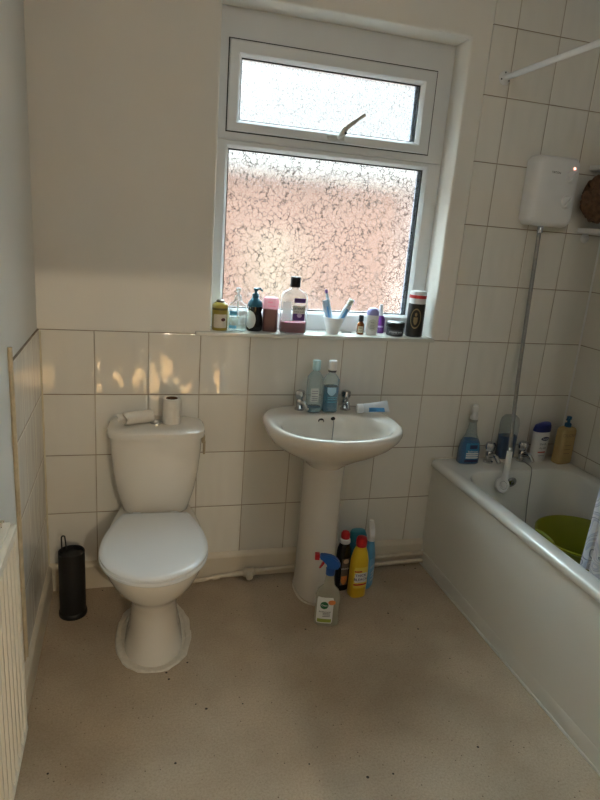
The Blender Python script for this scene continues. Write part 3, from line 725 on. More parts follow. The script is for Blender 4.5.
build('bracket', box(0.002, .014, -RL+.21, -RL+.25, .1, RH-.06), M_radp, ra, smooth=False)

# ================================================================== PIPES along the skirting
M_pipe = pm('painted_pipe', rgb(212, 200, 180), .4, vary=.05, scale=30)
pi1 = tag(empty('water_pipe', (.65, -.04, .02)), 'white painted pipe with valve along the floor between toilet and basin', 'pipe')
bm = tube(B(), bez([(-.06, -.04, .012), (-.01, -.02, .002), (.05, -.008, .004), (.2, -.002, .010), (.43, 0, .022)], 6), .0085, 12); build('pipe', bm, M_pipe, pi1)
bm = tube(B(), [(.135, -.004, .008), (.165, -.004, .009), (.17, -.003, .009), (.215, -.003, .011), (.22, -.003, .011), (.245, -.003, .012)], [.013, .013, .019, .019, .013, .013], 14)
t = lathe([(.016, 0), (.016, .03), (.011, .036)], 8); merge(bm, t, Matrix.Translation((.19, -.008, .006)) @ Matrix.Rotation(rad(90), 4, 'X')); build('valve', bm, M_pipe, pi1)
bm = tube(B(), [(.03, -.012, .003), (.06, -.009, .004)], .012, 12); build('coupling', bm, M_pipe, pi1)
for i, (dz, dy, lab) in enumerate(((.052, -.040, 'upper white painted pipe along the skirting between basin and bath'), (.018, -.048, 'lower white painted pipe at floor level between basin and bath'))):
    pp = tag(empty('water_pipe', (1.19, dy, dz)), lab, 'pipe')
    bm = tube(B(), bez([(0, 0, -.004), (.2, 0, 0), (.4, .002, .003), (.515, .002, .004)], 6), .0098, 12); build('pipe', bm, M_pipe, pp)
    bm = tube(B(), [(.505, .002, .004), (.535, .002, .004)], .0125, 12); build('coupling', bm, M_pipe, pp)

# ================================================================== BOTTLES
def cap(parent, prof, mat, name='cap', x=0, y=0, k=28, n=None):
    return build(name, lathe(prof, k, x, y), mat, parent)
def pump(parent, z, r, mat, h=.06, nose=.035, ang=0, name='pump'):
    bm = lathe([(r, z), (r, z+.014), (r*.8, z+.018), (r*.45, z+.02), (r*.42, z+h*.62), (r*.7, z+h*.64), (r*.72, z+h*.86), (r*.4, z+h*.9)], 24)
    t = B(); tube(t, [(0, 0, 0), (nose*.6, 0, .002), (nose, 0, -.008)], [r*.36, r*.32, r*.22], 10); merge(bm, t, Matrix.Translation((0, 0, z+h*.78)) @ Matrix.Rotation(ang, 4, 'Z'))
    return build(name, bm, mat, parent)
def sprayer(parent, z, mat, nozzle, trig, s=1.0, ang=0):
    """trigger head: collar, hood, nozzle (part), trigger (part); nose points along local -x before turning"""
    M = Matrix.Translation((0, 0, z)) @ Matrix.Rotation(ang, 4, 'Z') @ Matrix.Scale(s, 4)
    bm = B(); t = lathe([(.0165, 0), (.0165, .022), (.013, .026)], 20)
    prism(t, [(-.012, .02), (.014, .02), (.022, .03), (.030, .028), (.034, .036), (.026, .056), (.004, .072), (-.030, .077), (-.044, .074), (-.044, .060), (-.026, .056), (-.014, .044)], .024, 'y', .004); merge(bm, t, M)
    h = build('spray_head', bm, mat, parent)
    bm = B(); t = B(); add_box(t, -.060, -.043, -.0105, .0105, .056, .078, bevel=.003); merge(bm, t, M); build('nozzle', bm, nozzle, h)
    bm = B(); t = B(); prism(t, [(-.026, .057), (-.018, .055), (-.024, .040), (-.036, .022), (-.042, .020), (-.034, .038)], .011, 'y', .002); merge(bm, t, M); build('trigger', bm, trig, h)
    return h
def lines(body, par, mat, u, zs, h, txts):
    for z, t in zip(zs, txts): build('lettering', body.text(t, h, u, z), mat, par, smooth=False)
def stripes(body, u0, u1, zs, h, off=.0012):
    bm = B()
    for z in zs: merge(bm, body.patch(u0, u1, z, z+h, off, 8, 1))
    return bm
def bottle(name, loc, rz, label, cat, secs, mat, part='bottle'):
    e = tag(empty(name, loc, rz), label, cat); b = Body(secs); o = build(part, b.mesh(), mat, e); return e, b, o
FACE = rad(0)
def face(x, y, k=.7):    # turn a bottle's front toward the room's middle
    return math.atan2(x-.33, 2.38+y)*-0+math.atan2(.33-x, 2.38+y)*-k*-1

# --- window sill, left to right
Z = SILL
e, b, o = bottle('spray_can', (.680, .045, Z), face(.68, .04), 'short olive and white can at the left end of window sill', 'can',
    [(0, .029, .029, 2), (.003, .0315, .0315, 2), (.098, .0315, .0315, 2), (.104, .029, .029, 2), (.110, .022, .022, 2), (.112, .02, .02, 2)], pm('olive_can', rgb(150, 132, 46), .35, vary=.1), 'can')
lb = build('label', b.patch(-.028, .03, .012, .066, shape='round'), pm('beige_can_label', rgb(206, 196, 182), .5, vary=.08, scale=50), e)
build('emblem', b.patch(.004, .022, .038, .052, .0012, shape='oval'), pm('dark_red_print', rgb(84, 40, 44), .5), lb)
build('band', b.patch(-.045, .045, .082, .090), pm('dark_olive', rgb(96, 84, 30), .4), e)
cap(e, [(.016, .111), (.016, .119), (.012, .122), (.004, .122)], pm('grey_metal_cap', rgb(96, 88, 78), .35, .6), 'rim_cap')
M_clear = clear_mat('clear_plastic', (.92, .96, .97), .10)
e, b, o = bottle('soap_dispenser', (.750, .035, Z), face(.75, .04), 'clear pump soap bottle with pale blue label on sill', 'pump bottle',
    [(0, .031, .020, 3), (.006, .037, .025, 3), (.09, .037, .025, 3), (.108, .034, .024, 2.6), (.120, .018, .017, 2), (.124, .014, .014, 2)], M_clear)
build('liquid', b.mesh(.002, .006, .058), clear_mat('pale_soap', (.82, .92, .90), .25), e)
lb = build('label', b.patch(-.034, -.004, .064, .082), pm('sky_blue_label', rgb(90, 170, 210), .4), e)
build('label', b.patch(-.034, -.004, .012, .024), pm('sky_blue_label', rgb(90, 170, 210), .4), e)
build('label', b.patch(.004, .032, .030, .085), clear_mat('faint_label', (.86, .9, .92), .45), e)
build('dip_tube', lathe([(.0028, .008), (.0028, .12)], 8), M_white, e)
pump(e, .124, .0135, clear_mat('clear_white_plastic', (.93, .95, .96), .5), .055, .018, rad(235))
e, b, o = bottle('soap_dispenser', (.824, .052, Z), face(.82, .04), 'black and white soap bottle with teal pump on sill', 'pump bottle',
    [(0, .028, .026, 2.2), (.004, .032, .029, 2.2), (.03, .034, .030, 2.2), (.06, .031, .028, 2.1), (.078, .026, .024, 2), (.088, .029, .026, 2), (.10, .030, .027, 2)], pm('glossy_black', rgb(14, 14, 18), .15))
build('white_front', b.patch(-.046, .003, .010, .084, .0008, shape='oval'), M_lab, e)
M_teal = pm('teal_plastic', rgb(28, 100, 122), .3)
build('shoulder', lathe([(.030, .10), (.031, .104), (.028, .116), (.018, .130), (.014, .134)], 28), M_teal, e)
pump(e, .134, .014, M_teal, .046, .028, rad(10))
e, b, o = bottle('body_spray', (.889, .052, Z), face(.89, .05), 'mauve-brown bottle with wide clear pink cap on sill', 'bottle',
    [(0, .029, .020, 4), (.003, .031, .022, 4), (.092, .031, .022, 4), (.096, .029, .020, 4), (.098, .02, .016, 3)], pm('mauve_brown', rgb(120, 84, 82), .3, vary=.06))
bc = Body([(.093, .033, .024, 3.6), (.128, .033, .024, 3.4), (.138, .029, .020, 3), (.142, .018, .012, 2.4)])
c_ = build('cap', bc.mesh(), clear_mat('pink_cap', rgb(255, 208, 224), .4), e)
build('lettering', bc.text('mist', .008, -.004, .122), pm('rose_print', rgb(190, 70, 110), .5), c_, smooth=False)
build('lettering', bc.text('body spray', .005, .004, .106), pm('rose_print', rgb(190, 70, 110), .5), c_, smooth=False)
e, b, o = bottle('mouthwash_bottle', (.982, .030, Z), face(.98, .03), 'large clear mouthwash bottle with black cap, purple label and little pink liquid on sill', 'bottle',
    [(0, .050, .028, 3), (.006, .056, .033, 3.2), (.030, .057, .034, 3.2), (.150, .055, .032, 3), (.165, .050, .029, 2.6), (.178, .026, .022, 2.2), (.184, .018, .018, 2), (.192, .0165, .0165, 2)], M_clear)
build('liquid', b.mesh(.0025, .004, .045), clear_mat('pink_mouthwash', rgb(136, 52, 78), .7), e)
cap(e, [(.0195, .188), (.021, .190), (.021, .226), (.019, .229), (.01, .229)], M_black)
M_pur = pm('purple_print', rgb(84, 48, 130), .4)
lb = build('label', b.patch(-.006, .046, .054, .116), M_lab, e)
build('purple_band', b.patch(-.004, .044, .056, .084, .0011), M_pur, lb)
build('pale_burst', b.patch(.012, .032, .068, .086, .0015, shape='oval'), pm('lilac_print', rgb(200, 186, 224), .4), lb)
build('lettering', b.text('LISTERINE', .0085, .020, .104), M_dk, lb, smooth=False)
build('lettering', b.text('TOTAL CARE', .0055, .020, .091), M_dk, lb, smooth=False)
build('neck_label', b.patch(-.002, .046, .128, .146, shape='round'), M_pur, e)
build('back_label', b.patch(-.048, -.012, .050, .13), clear_mat('frosted_label', (.9, .9, .92), .6), e)
# tumbler with toothpaste tube and toothbrush
tum = tag(empty('toothbrush_tumbler', (1.163, .042, Z)), 'white tapered tumbler holding toothbrush things on sill', 'cup')
bm = loft(B(), [ring(z, q, q, 2) for z, q in ((0, .022), (.003, .0245), (.066, .0435), (.070, .0450), (.0705, .0425), (.06, .039), (.006, .021))])
build('cup', bm, M_white, tum)
tp = tag(empty('toothbrush', (1.170, .060, Z+.012), rot=(rad(0), rad(-15), rad(0))), 'clear blue toothbrush with purple tip leaning left in the tumbler', 'toothbrush')
bm = loft(B(), [ring(z, rx, ry, 2.5, k=20) for z, rx, ry in ((0, .005, .005), (.05, .007, .006), (.11, .006, .005), (.135, .004, .0035))]); build('handle', bm, pm('pale_blue_white', rgb(206, 220, 232), .3), tp)
bm = loft(B(), [ring(z, rx, ry, 2.5, k=20) for z, rx, ry in ((.133, .0045, .004), (.142, .0055, .004), (.146, .003, .003))]); build('tip', bm, M_pur, tp)
tp = tag(empty('toothbrush', (1.156, .038, Z+.012), rot=(rad(2), rad(-17), rad(0))), 'wide translucent blue-white toothbrush leaning furthest left in the tumbler', 'toothbrush')
bm = loft(B(), [ring(z, rx, ry, 3, k=20) for z, rx, ry in ((0, .006, .005), (.055, .011, .007), (.085, .013, .008), (.105, .012, .004), (.112, .012, .0015))]); build('handle', bm, clear_mat('ice_blue_plastic', rgb(186, 210, 224), .5), tp)
build('stripe', box(-.003, .003, -.0086, -.006, .045, .09, bevel=.001), pm('mid_blue_print', rgb(70, 130, 180), .4), tp)
tp = tag(empty('toothpaste_tube', (1.172, .040, Z+.012), rot=(rad(2), rad(25), rad(0))), 'small white and blue toothpaste tube leaning right in the tumbler', 'toothpaste')
bm = loft(B(), [ring(z, rx, ry, 2.6, k=24) for z, rx, ry in ((0, .013, .002), (.03, .0125, .006), (.085, .0115, .0105), (.10, .0105, .0105), (.105, .006, .006))]); tb = build('tube', bm, pm('white_tube', rgb(214, 224, 234), .3), tp)
build('stripe', box(-.006, .004, -.0117, -.009, .04, .088, bevel=.001), pm('light_blue_print', rgb(96, 158, 204), .4), tb)
build('cap', lathe([(.0105, .104), (.010, .124), (.008, .126)], 20), pm('pale_green_white', rgb(214, 222, 210), .35), tp)
for q in [o for o in bpy.data.objects if o.parent is None and o.name.startswith(('toothbrush', 'toothpaste_tube')) and 'tumbler' in o.get('label', '') and 'cup' != o.get('category')]: q.scale = (1.2, 1.2, 1.2)
# serum bottle
e, b, o = bottle('serum_bottle', (1.290, .045, Z), face(1.29, .045), 'tiny amber glass bottle with black cap on sill', 'bottle',
    [(0, .0145, .0145, 2), (.002, .0155, .0155, 2), (.042, .0155, .0155, 2), (.050, .012, .012, 2), (.054, .008, .008, 2), (.058, .008, .008, 2)], pm('amber_glass', rgb(120, 66, 24), .12))
lb = build('label', b.patch(-.012, .010, .008, .036), pm('cream_label', rgb(200, 186, 160), .5), e)
build('lettering', b.text('OIL', .006, -.001, .028), M_dk, lb, smooth=False); build('print_lines', stripes(b, -.009, .007, (.012, .017), .0015), M_dk, lb)
cap(e, [(.0105, .056), (.011, .058), (.0105, .080), (.008, .083)], M_black)
# deodorant
e, b, o = bottle('roll_on_deodorant', (1.340, .040, Z), face(1.34, .04), 'white roll-on deodorant with lavender domed cap on sill', 'deodorant',
    [(0, .022, .018, 2.4), (.003, .025, .020, 2.4), (.04, .0255, .0205, 2.4), (.082, .026, .021, 2.4), (.086, .025, .020, 2.4)], M_white)
bc = Body([(.086, .0265, .0215, 2.3), (.100, .0255, .0205, 2.2), (.112, .020, .016, 2.1), (.117, .010, .008, 2)]); build('cap', bc.mesh(), pm('lavender_plastic', rgb(150, 148, 200), .35), e)
lb = build('label', b.patch(-.020, .020, .02, .07, shape='oval'), pm('pearl_label', rgb(206, 208, 200), .4), e)
lines(b, lb, M_grey, 0, (.055, .044), .0055, ('fresh', 'roll-on')); build('print_lines', stripes(b, -.010, .010, (.030, .036), .0016), M_grey, lb)
# purple bottle behind
e, b, o = bottle('nasal_spray', (1.400, .098, Z), face(1.41, .09), 'purple bottle with white spout cap behind the black jar', 'bottle',
    [(0, .020, .015, 2.5), (.003, .022, .017, 2.5), (.062, .022, .017, 2.5), (.074, .016, .013, 2.2), (.078, .012, .012, 2)], pm('bright_purple', rgb(110, 50, 140), .3))
cap(e, [(.012, .077), (.0125, .084), (.010, .10), (.0075, .122), (.006, .126)], M_white); build('pale_stripe', b.patch(-.016, .016, .026, .034), pm('lilac_print', rgb(200, 186, 224), .4), e)
# black jar
e, b, o = bottle('hair_wax_jar', (1.452, .042, Z), face(1.46, .045), 'squat black jar with grey printed band in front of purple bottle', 'jar',
    [(0, .034, .034, 2), (.003, .037, .037, 2), (.034, .038, .038, 2), (.037, .036, .036, 2)], M_black, 'jar')
lb = build('label', b.patch(-.040, .040, .008, .028), pm('charcoal_label', rgb(70, 70, 74), .5), e); build('lettering', b.text('STYLING WAX', .0065, 0, .018), M_lab, lb, smooth=False)
build('lid', lathe([(.0385, .037), (.040, .039), (.040, .056), (.038, .059), (.02, .0595)], 36), M_black, e)
# black tube bottle with red band
e, b, o = bottle('shaving_foam_can', (1.540, .035, Z), face(1.535, .035), 'tall black canister with white cap and red band at right end of sill', 'can',
    [(0, .034, .034, 2), (.004, .037, .037, 2), (.14, .037, .037, 2), (.145, .036, .036, 2)], pm('satin_black', rgb(30, 29, 27), .4), 'canister')
bc = Body([(.145, .0365, .0365, 2), (.192, .0365, .0365, 2), (.198, .034, .034, 2), (.20, .02, .02, 2)]); c_ = build('cap', bc.mesh(), M_white, e)
build('red_band', bc.patch(-.056, .056, .168, .182), pm('red_print', rgb(196, 40, 44), .4), c_)
M_gold = pm('dull_gold_print', rgb(150, 134, 96), .45)
t = Body(b.secs); bm = B()
for q0, q1 in ((1.0, .86),):
    R = [[t.pt(-.004+.023*k*cos(a), .082+.044*k*sin(a), .0009) for a in [2*pi*i/36 for i in range(36)]] for k in (q0, q1)]; loft(bm, R, False, False)
em = build('oval_emblem', bm, M_gold, e)
build('portrait_motif', b.patch(-.013, .005, .055, .088, .0009, shape='shield'), M_gold, em); build('portrait_motif', b.patch(-.009, .001, .091, .108, .0009, shape='oval'), M_gold, em)
# small oddments lying at the back of the sill
e = tag(empty('tweezers', (1.235, .07, Z)), 'small grey metal tweezers lying on sill right of the tumbler', 'tweezers')
bm = tube(B(), [(-.02, 0, .002), (0, .001, .003), (.024, .006, .002)], .0022, 6); tube(bm, [(-.02, 0, .002), (0, -.003, .003), (.024, -.006, .002)], .0022, 6); build('arms', bm, M_steel, e)

# --- on the basin
M_clearb = clear_mat('clear_bluish_plastic', (.80, .90, .92), .04)
ZB = .8025
MW = [(0, .028, .024, 3), (.004, .032, .0265, 3.2), (.10, .0325, .027, 3.2), (.138, .032, .0265, 3), (.154, .022, .020, 2.4), (.162, .014, .014, 2), (.172, .0135, .0135, 2)]
e, b, o = bottle('mouthwash_bottle', (1.059, -.105, ZB), rad(6), 'nearly empty clear mouthwash bottle with pale blue cap, left of two on the basin', 'bottle', [(z*1.05, a, c, n) for z, a, c, n in MW], M_clearb)
build('liquid', b.mesh(.002, .003, .022), clear_mat('teal_mouthwash', rgb(8, 92, 122), .9), e)
cap(e, [(.0155, .176), (.0165, .178), (.0165, .213), (.015, .216)], pm('pale_aqua_cap', rgb(172, 208, 216), .3))
lb = build('label', b.patch(-.026, .008, .048, .105), pm('worn_label', rgb(206, 206, 200), .5, vary=.12, scale=60), e)
build('print_lines', stripes(b, -.022, .004, (.054, .062, .070, .082, .092), .0025), M_grey, lb)
e, b, o = bottle('mouthwash_bottle', (1.129, -.102, ZB), rad(3), 'white-capped mouthwash bottle with deep teal liquid, right of two on the basin', 'bottle', MW, M_clearb)
build('liquid', b.mesh(.002, .003, .108), clear_mat('teal_mouthwash', rgb(8, 92, 122), .9), e)
cap(e, [(.0165, .176), (.0175, .178), (.0175, .212), (.016, .215)], M_white); cap(e, [(.0172, .168), (.0172, .174), (.0165, .176)], M_black, 'neck_band')
lb = build('shield_label', b.patch(-.024, .014, .072, .108, shape='shield'), pm('ice_blue_label', rgb(168, 204, 220), .4), e)
build('print_lines', stripes(b, -.02, .02, (.045, .056, .064), .002), pm('aqua_print', rgb(96, 176, 196), .4), lb)
tp = tag(empty('toothpaste_tube', (1.300, -.150, ZB+.027), rz=0), 'white toothpaste tube with blue print lying on basin rim', 'toothpaste')
tp.rotation_euler = (rad(48), rad(-4), rad(-4))
rx = [(-.040, .017, .016), (-.034, .021, .019), (.0, .023, .015), (.04, .027, .007), (.060, .029, .002), (.070, .029, .0015)]
bm = loft(B(), [[(x, hy*cos(a)*.9, hz*sin(a)+(.008*(x+.04)/.1)) for a in [2*pi*i/28 for i in range(28)]] for x, hy, hz in rx]); tb = build('tube', bm, pm('white_tube_b', rgb(212, 216, 220), .3), tp)
bm = B(); t = lathe([(.0195, 0), (.0195, .020), (.017, .024)], 24); merge(bm, t, Matrix.Translation((-.040, 0, 0)) @ Matrix.Rotation(rad(-90), 4, 'Y')); build('cap', bm, M_white, tp)
def tube_top(u, v): # point on the tube's camera side
    for (x0, h0, z0), (x1, h1, z1) in zip(rx, rx[1:]):
        if x0 <= u <= x1:
            t = (u-x0)/(x1-x0); hy = h0+(h1-h0)*t; hz = z0+(z1-z0)*t; a = rad(-110+v)
            return (u, hy*.92*sin(a)*-1*-1, hz*1.06*cos(a)+(.008*(u+.04)/.1))
    return (u, 0, 0)
bm = B(); loft(bm, [[tube_top(u, v) for v in (30, 45, 60, 75, 90)] for u in (-.018, 0, .02, .04, .05)], False, False, False); build('blue_print', bm, pm('mid_blue_print2', rgb(70, 140, 196), .4), tb)

# --- cleaning bottles on the floor beside the pedestal
M_soapclear = clear_mat('cloudy_clear_plastic', rgb(222, 216, 196), .34)
e, b, o = bottle('spray_cleaner', (1.092, -.404, 0), rad(-14), 'clear trigger spray cleaner with blue and red head on floor in front of pedestal', 'spray bottle',
    [(0, .043, .024, 3), (.006, .050, .029, 3), (.09, .048, .029, 3), (.125, .050, .029, 2.8), (.150, .042, .026, 2.5), (.172, .022, .019, 2.1), (.215, .0155, .0155, 2), (.225, .0155, .0155, 2)], M_soapclear)
build('liquid', b.mesh(.002, .004, .075), clear_mat('straw_liquid', rgb(206, 196, 150), .3), e)
lb = build('label', b.patch(-.044, .022, .016, .132, shape='round'), M_lab, e)
build('green_roundel', b.patch(-.030, .002, .080, .114, .0012, shape='oval'), pm('leaf_green', rgb(30, 104, 66), .4), lb)
build('lettering', b.text('Clean', .008, -.014, .097, .0018), M_lab, lb, smooth=False)
build('orange_flash', b.patch(.0, .030, .100, .122, .0014, shape='oval'), pm('orange_print', rgb(226, 130, 64), .4), lb)
build('lettering', b.text('Antibacterial', .0065, -.010, .068), M_dk, lb, smooth=False); build('print_lines', stripes(b, -.018, .012, (.046, .053, .059), .0028), M_grey, lb)
build('green_foot', b.patch(-.038, .018, .020, .036, .0012), pm('lime_print', rgb(150, 164, 70), .4), lb)
M_bl = pm('royal_blue_plastic', rgb(24, 84, 160), .3); M_red = pm('red_plastic', rgb(196, 28, 36), .3)
sprayer(e, .222, M_bl, M_red, M_red, 1.12, rad(0))
e, b, o = bottle('toilet_cleaner', (1.231, -.182, 0), rad(4), 'slim black bottle with white collar and red cap beside pedestal', 'bottle',
    [(0, .028, .020, 3), (.005, .031, .023, 3), (.16, .031, .023, 3), (.20, .029, .022, 2.6), (.225, .022, .019, 2.2), (.238, .016, .016, 2)], pm('black_bottle', rgb(20, 20, 24), .25))
build('collar', lathe([(.022, .228), (.024, .232), (.023, .246), (.018, .250)], 26), M_white, e)
build('cap', lathe([(.018, .249), (.0195, .252), (.019, .272), (.014, .280), (.006, .282)], 26), M_red, e)
lb = build('label', b.patch(-.014, .022, .03, .16), pm('charcoal_label2', rgb(92, 86, 80), .5), e)
build('flame_print', b.patch(-.012, .016, .032, .075, .0012, shape='shield'), pm('amber_print', rgb(206, 130, 70), .4, vary=.3, scale=70), lb)
build('pale_print', b.patch(-.008, .018, .135, .158, .0012, shape='oval'), pm('tan_print', rgb(196, 176, 150), .4), lb)
build('lettering', b.text('POWER', .0075, .004, .110), M_lab, lb, smooth=False)
e, b, o = bottle('bleach_bottle', (1.286, -.236, 0), rad(6), 'bright yellow bleach bottle with red cap on floor beside pedestal', 'bottle',
    [(0, .033, .027, 3), (.006, .0375, .031, 3), (.14, .038, .032, 3), (.175, .0375, .031, 2.6), (.21, .031, .027, 2.3), (.235, .022, .021, 2.1), (.245, .018, .018, 2)], pm('bleach_yellow', rgb(226, 190, 40), .32, vary=.03))
build('cap', lathe([(.0225, .238), (.024, .242), (.024, .266), (.020, .278), (.010, .281)], 26), M_red, e)
lb = build('label', b.patch(-.035, .035, .050, .150, shape='round'), pm('lemon_label', rgb(236, 214, 90), .4), e)
build('white_panel', b.patch(-.030, .027, .078, .124, .0011, shape='round'), M_lab, lb)
M_navy = pm('navy_print', rgb(26, 34, 80), .45)
build('lettering', b.text('THICK', .0125, -.004, .112, .0018), M_navy, lb, smooth=False); build('lettering', b.text('BLEACH', .0125, -.002, .093, .0018), M_navy, lb, smooth=False)
bm = B(); merge(bm, b.patch(-.033, .031, .064, .071, .0012)); merge(bm, b.patch(-.033, .0, .128, .134, .0012)); build('red_swoosh', bm, M_red, lb)
e, b, o = bottle('spray_cleaner', (1.356, -.176, 0), rad(48), 'slim blue bottle with white trigger head, right of bleach bottle', 'spray bottle',
    [(0, .034, .020, 3), (.005, .040, .024, 3), (.10, .040, .024, 3), (.16, .036, .022, 2.8), (.20, .026, .018, 2.4), (.228, .015, .015, 2)], pm('cleaner_blue', rgb(84, 156, 200), .3, vary=.05))
sprayer(e, .224, M_white, M_white, M_white, .95, rad(205))
lb = build('label', b.patch(-.034, .034, .03, .15, shape='round'), pm('sky_label', rgb(120, 176, 214), .4), e)
build('lettering', b.text('shower', .013, 0, .11), M_lab, lb, smooth=False); build('print_lines', stripes(b, -.02, .02, (.04, .06, .075), .005), M_lab, lb)
e, b, o = bottle('wipes_bottle', (1.318, -.115, 0), rad(0), 'teal capped bottle hidden behind the yellow bleach bottle', 'bottle',
    [(0, .040, .026, 3), (.005, .044, .030, 3), (.17, .044, .030, 3), (.20, .036, .026, 2.6)], pm('clear_blue_body', rgb(70, 140, 170), .25))
bc = Body([(.20, .040, .028, 2.6), (.225, .040, .028, 2.6), (.245, .032, .022, 2.3), (.248, .02, .015, 2)]); build('cap', bc.mesh(), pm('teal_cap', rgb(46, 132, 150), .3), e)

# --- on the bath's tap end
M_gcol = pm('grey_collar', rgb(128, 132, 130), .4)
ZT = BZ
e, b, o = bottle('spray_cleaner', (1.846, -.066, ZT), rad(-4), 'blue bathroom spray bottle with white trigger at the bath corner', 'spray bottle',
    [(0, .046, .026, 3), (.006, .051, .030, 3), (.07, .051, .030, 2.8), (.105, .045, .028, 2.5), (.14, .028, .021, 2.2), (.17, .022, .018, 2), (.20, .017, .016, 2), (.208, .016, .016, 2)], clear_mat('pale_clear_plastic', rgb(206, 218, 222), .05))
build('liquid', b.mesh(.0015, .004, .118), clear_mat('blue_liquid', rgb(14, 100, 160), .95), e)
lb = build('label', b.patch(-.030, .036, .012, .105, shape='round'), pm('teal_blue_label', rgb(34, 120, 170), .4), e)
build('navy_print', b.patch(-.012, .026, .078, .096, .0012), M_navy, lb)
bm = B(); merge(bm, stripes(b, -.026, .036, (.052, .042, .032), .006)); build('pale_bands', bm, M_lab, lb); build('navy_foot', b.patch(-.030, .036, .013, .027, .0012), M_navy, lb)
build('lettering', b.text('Bathroom', .009, .006, .065), M_lab, lb, smooth=False)
sprayer(e, .206, M_white, M_white, M_white, 1.08, rad(62)); build('collar', lathe([(.0175, .200), (.0190, .202), (.0190, .212), (.0175, .214)], 24), M_gcol, e)
e = tag(empty('bubble_bath_bottle', (2.046, -.060, ZT), rad(0)), 'clear bottle part filled with dark blue liquid standing behind shower hose', 'bottle')
b = Body([(0, .022, .02, 2.2), (.004, .024, .022, 2.2), (.012, .025, .022, 2.4), (.022, .040, .026, 3), (.03, .045, .028, 3), (.19, .046, .029, 3), (.215, .042, .027, 2.6), (.228, .028, .02, 2.3), (.231, .014, .01, 2)])
build('bottle', b.mesh(), clear_mat('grey_clear_plastic', (.72, .76, .76), .02), e); build('liquid', b.mesh(.002, .012, .13), clear_mat('navy_liquid', rgb(4, 58, 112), .95), e)
build('cap', lathe([(.026, 0), (.027, .002), (.027, .016), (.025, .018)], 26), M_white, e)
e, b, o = bottle('shower_gel', (2.226, -.065, ZT), rad(6), 'white shower gel bottle with slanted dark blue cap on bath deck', 'bottle',
    [(0, .034, .020, 2.6), (.005, .038, .024, 2.6), (.05, .040, .026, 2.6), (.10, .042, .026, 2.6), (.135, .045, .026, 2.6), (.150, .045, .025, 2.6)], M_white)
bm = loft(B(), [ring(.150, .0455, .0255, 2.6), [(x, y, .166+.012*(-x)/.045*-1) for x, y, z in ring(0, .046, .0255, 2.6)], [(x, y, .184+.010*x/.045) for x, y, z in ring(0, .040, .022, 2.5)], [(x, y, .189+.006*x/.045) for x, y, z in ring(0, .020, .010, 2.3)]])
build('cap', bm, pm('ink_blue_plastic', rgb(26, 40, 112), .3), e)
lb = build('oval_logo', b.patch(-.018, .032, .108, .128, shape='oval', nz=14), M_navy, e); build('lettering', b.text('Sanex', .0115, .007, .118), M_lab, lb, smooth=False)
build('lettering', b.text('Zero%', .010, -.002, .092), pm('grey_print2', rgb(120, 128, 140), .5), e, smooth=False); build('lettering', b.text('dry skin', .009, .0, .072), M_grey, e, smooth=False)
build('red_line', b.patch(-.024, .020, .048, .054), pm('coral_print', rgb(206, 80, 70), .4), e); build('lettering', b.text('shower gel', .006, 0, .034), M_grey, e, smooth=False)
e, b, o = bottle('shower_oil', (2.338, -.100, ZT), rad(10), 'amber pump bottle with blue pump in the corner of bath', 'pump bottle',
    [(0, .042, .024, 3.4), (.006, .048, .029, 3.6), (.165, .046, .028, 3.6), (.176, .042, .025, 3), (.182, .018, .016, 2.2)], clear_mat('amber_clear', rgb(220, 190, 130), .60))
build('liquid', b.mesh(.0025, .006, .15), clear_mat('honey_liquid', rgb(196, 158, 90), .6), e)
M_brn = pm('brown_print', rgb(140, 112, 70), .5)
build('lettering', b.text('DUCRAY', .016, 0, .146), M_brn, e, smooth=False); build('print_lines', stripes(b, -.028, .01, (.055, .075, .095), .003), M_brn, e)
pump(e, .182, .016, pm('petrol_blue_plastic', rgb(26, 92, 130), .3), .058, .03, rad(200))

# added, unseen hall lamp (thing) to throw warm light through the doorway
hl = tag(empty('added_hall_lamp', (1.05, -5.4, 2.7)), 'added round opal lamp, unseen in the hall behind the camera', 'lamp')
build('ceiling_rose', lathe([(.06, -.02), (.06, 0)], 24), M_white, hl)
build('shade', lathe([(.02, -.12), (.07, -.11), (.09, -.07), (.07, -.03), (.03, -.02)], 28), clear_mat('opal_shade', (.95, .9, .8), .15), hl)
ld = bpy.data.lights.new('added_hall_bulb', 'POINT'); ld.energy = HALL_POWER; ld.color = (1, .87, .67); ld.shadow_soft_size = .03
lo = bpy.data.objects.new('added_hall_bulb', ld); COL.objects.link(lo); lo.parent = hl; lo.location = (0, 0, -.075)

# added bathroom ceiling light for fill, unseen above and behind the camera's view
cl = tag(empty('fill_ceiling_light', (1.15, -2.1, H)), 'added round opal ceiling light, unseen, giving fill in the bathroom', 'lamp')
build('base', lathe([(.15, -.022), (.155, -.018), (.155, -.0005)], 36), M_white, cl)
build('dome', lathe([(.02, -.105), (.08, -.098), (.125, -.07), (.145, -.022)], 36, cap1=False), clear_mat('opal_shade', (.95, .93, .88), .15), cl)
ld = bpy.data.lights.new('fill_bulb', 'POINT'); ld.energy = ROOM_POWER; ld.color = (.84, .95, 1.0); ld.shadow_soft_size = .07
lo = bpy.data.objects.new('fill_bulb', ld); COL.objects.link(lo); lo.parent = cl; lo.location = (0, 0, -.13)
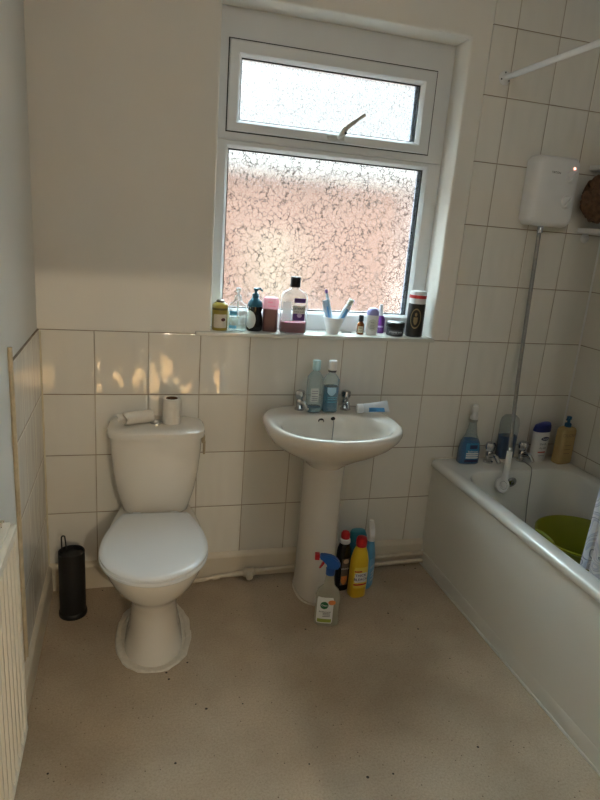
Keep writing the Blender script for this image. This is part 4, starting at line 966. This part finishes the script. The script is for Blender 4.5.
# low sun reaching the hall floor through the hall window
sl = bpy.data.lights.new('sun', 'SUN'); sl.energy = SUN_STR; sl.angle = rad(.6); sl.color = (1, .86, .60)
so = bpy.data.objects.new('sun', sl); COL.objects.link(so); so.rotation_euler = Vector((-.80, 0, -.62)).to_track_quat('-Z', 'Y').to_euler()

# ================================================================== SKY + CAMERA
w = bpy.data.worlds.new('sky'); SC.world = w; w.use_nodes = True
nt = w.node_tree; bg = nt.nodes['Background']
tc = N(nt, 'ShaderNodeTexCoord'); s = N(nt, 'ShaderNodeSeparateXYZ'); nt.links.new(tc.outputs['Generated'], s.inputs[0])
c = ramp(nt, math_n(nt, 'MULTIPLY_ADD', s.outputs[2], .5, .5), [(.45, (.05, .048, .045)), (.505, (.0215, .0232, .0238)), (.64, (.024, .0257, .0263)), (.79, tuple(v*.85 for v in SKY_COL)), (1, SKY_COL)])
nt.links.new(c, bg.inputs[0]); bg.inputs[1].default_value = SKY_STR
# skylight portal over the opening (guides sampling of the sky only)
pl = bpy.data.lights.new('sky_portal', 'AREA'); pl.shape = 'RECTANGLE'; pl.size = WX1-WX0; pl.size_y = WZ1-WZ0; pl.cycles.is_portal = True
po = bpy.data.objects.new('sky_portal', pl); COL.objects.link(po); po.location = ((WX0+WX1)/2, .29, (WZ0+WZ1)/2); po.rotation_euler = (-pi/2, 0, 0)

cam = bpy.data.cameras.new('camera'); co = bpy.data.objects.new('camera', cam); COL.objects.link(co)
R = Matrix(((.961880775, -.262742207, .0758413242), (.000321384677, .278416343, .960460429), (.273468957, .923824048, -.267887769)))
Mx = Matrix((R[0], R[1], -R[2])).transposed()
co.matrix_world = Matrix.Translation((.3257, -2.3823, 1.511)) @ Mx.to_4x4()
cam.sensor_fit = 'VERTICAL'; cam.sensor_height = 24; cam.sensor_width = 18; cam.lens = 602.56/800*24; cam.clip_start = .02
SC.camera = co
SC.view_settings.view_transform = 'Standard'; SC.view_settings.look = 'None'; SC.view_settings.gamma = 1; SC.view_settings.use_curve_mapping = False
SC.view_settings.exposure = EXPOSURE
SC.cycles.use_denoising = True
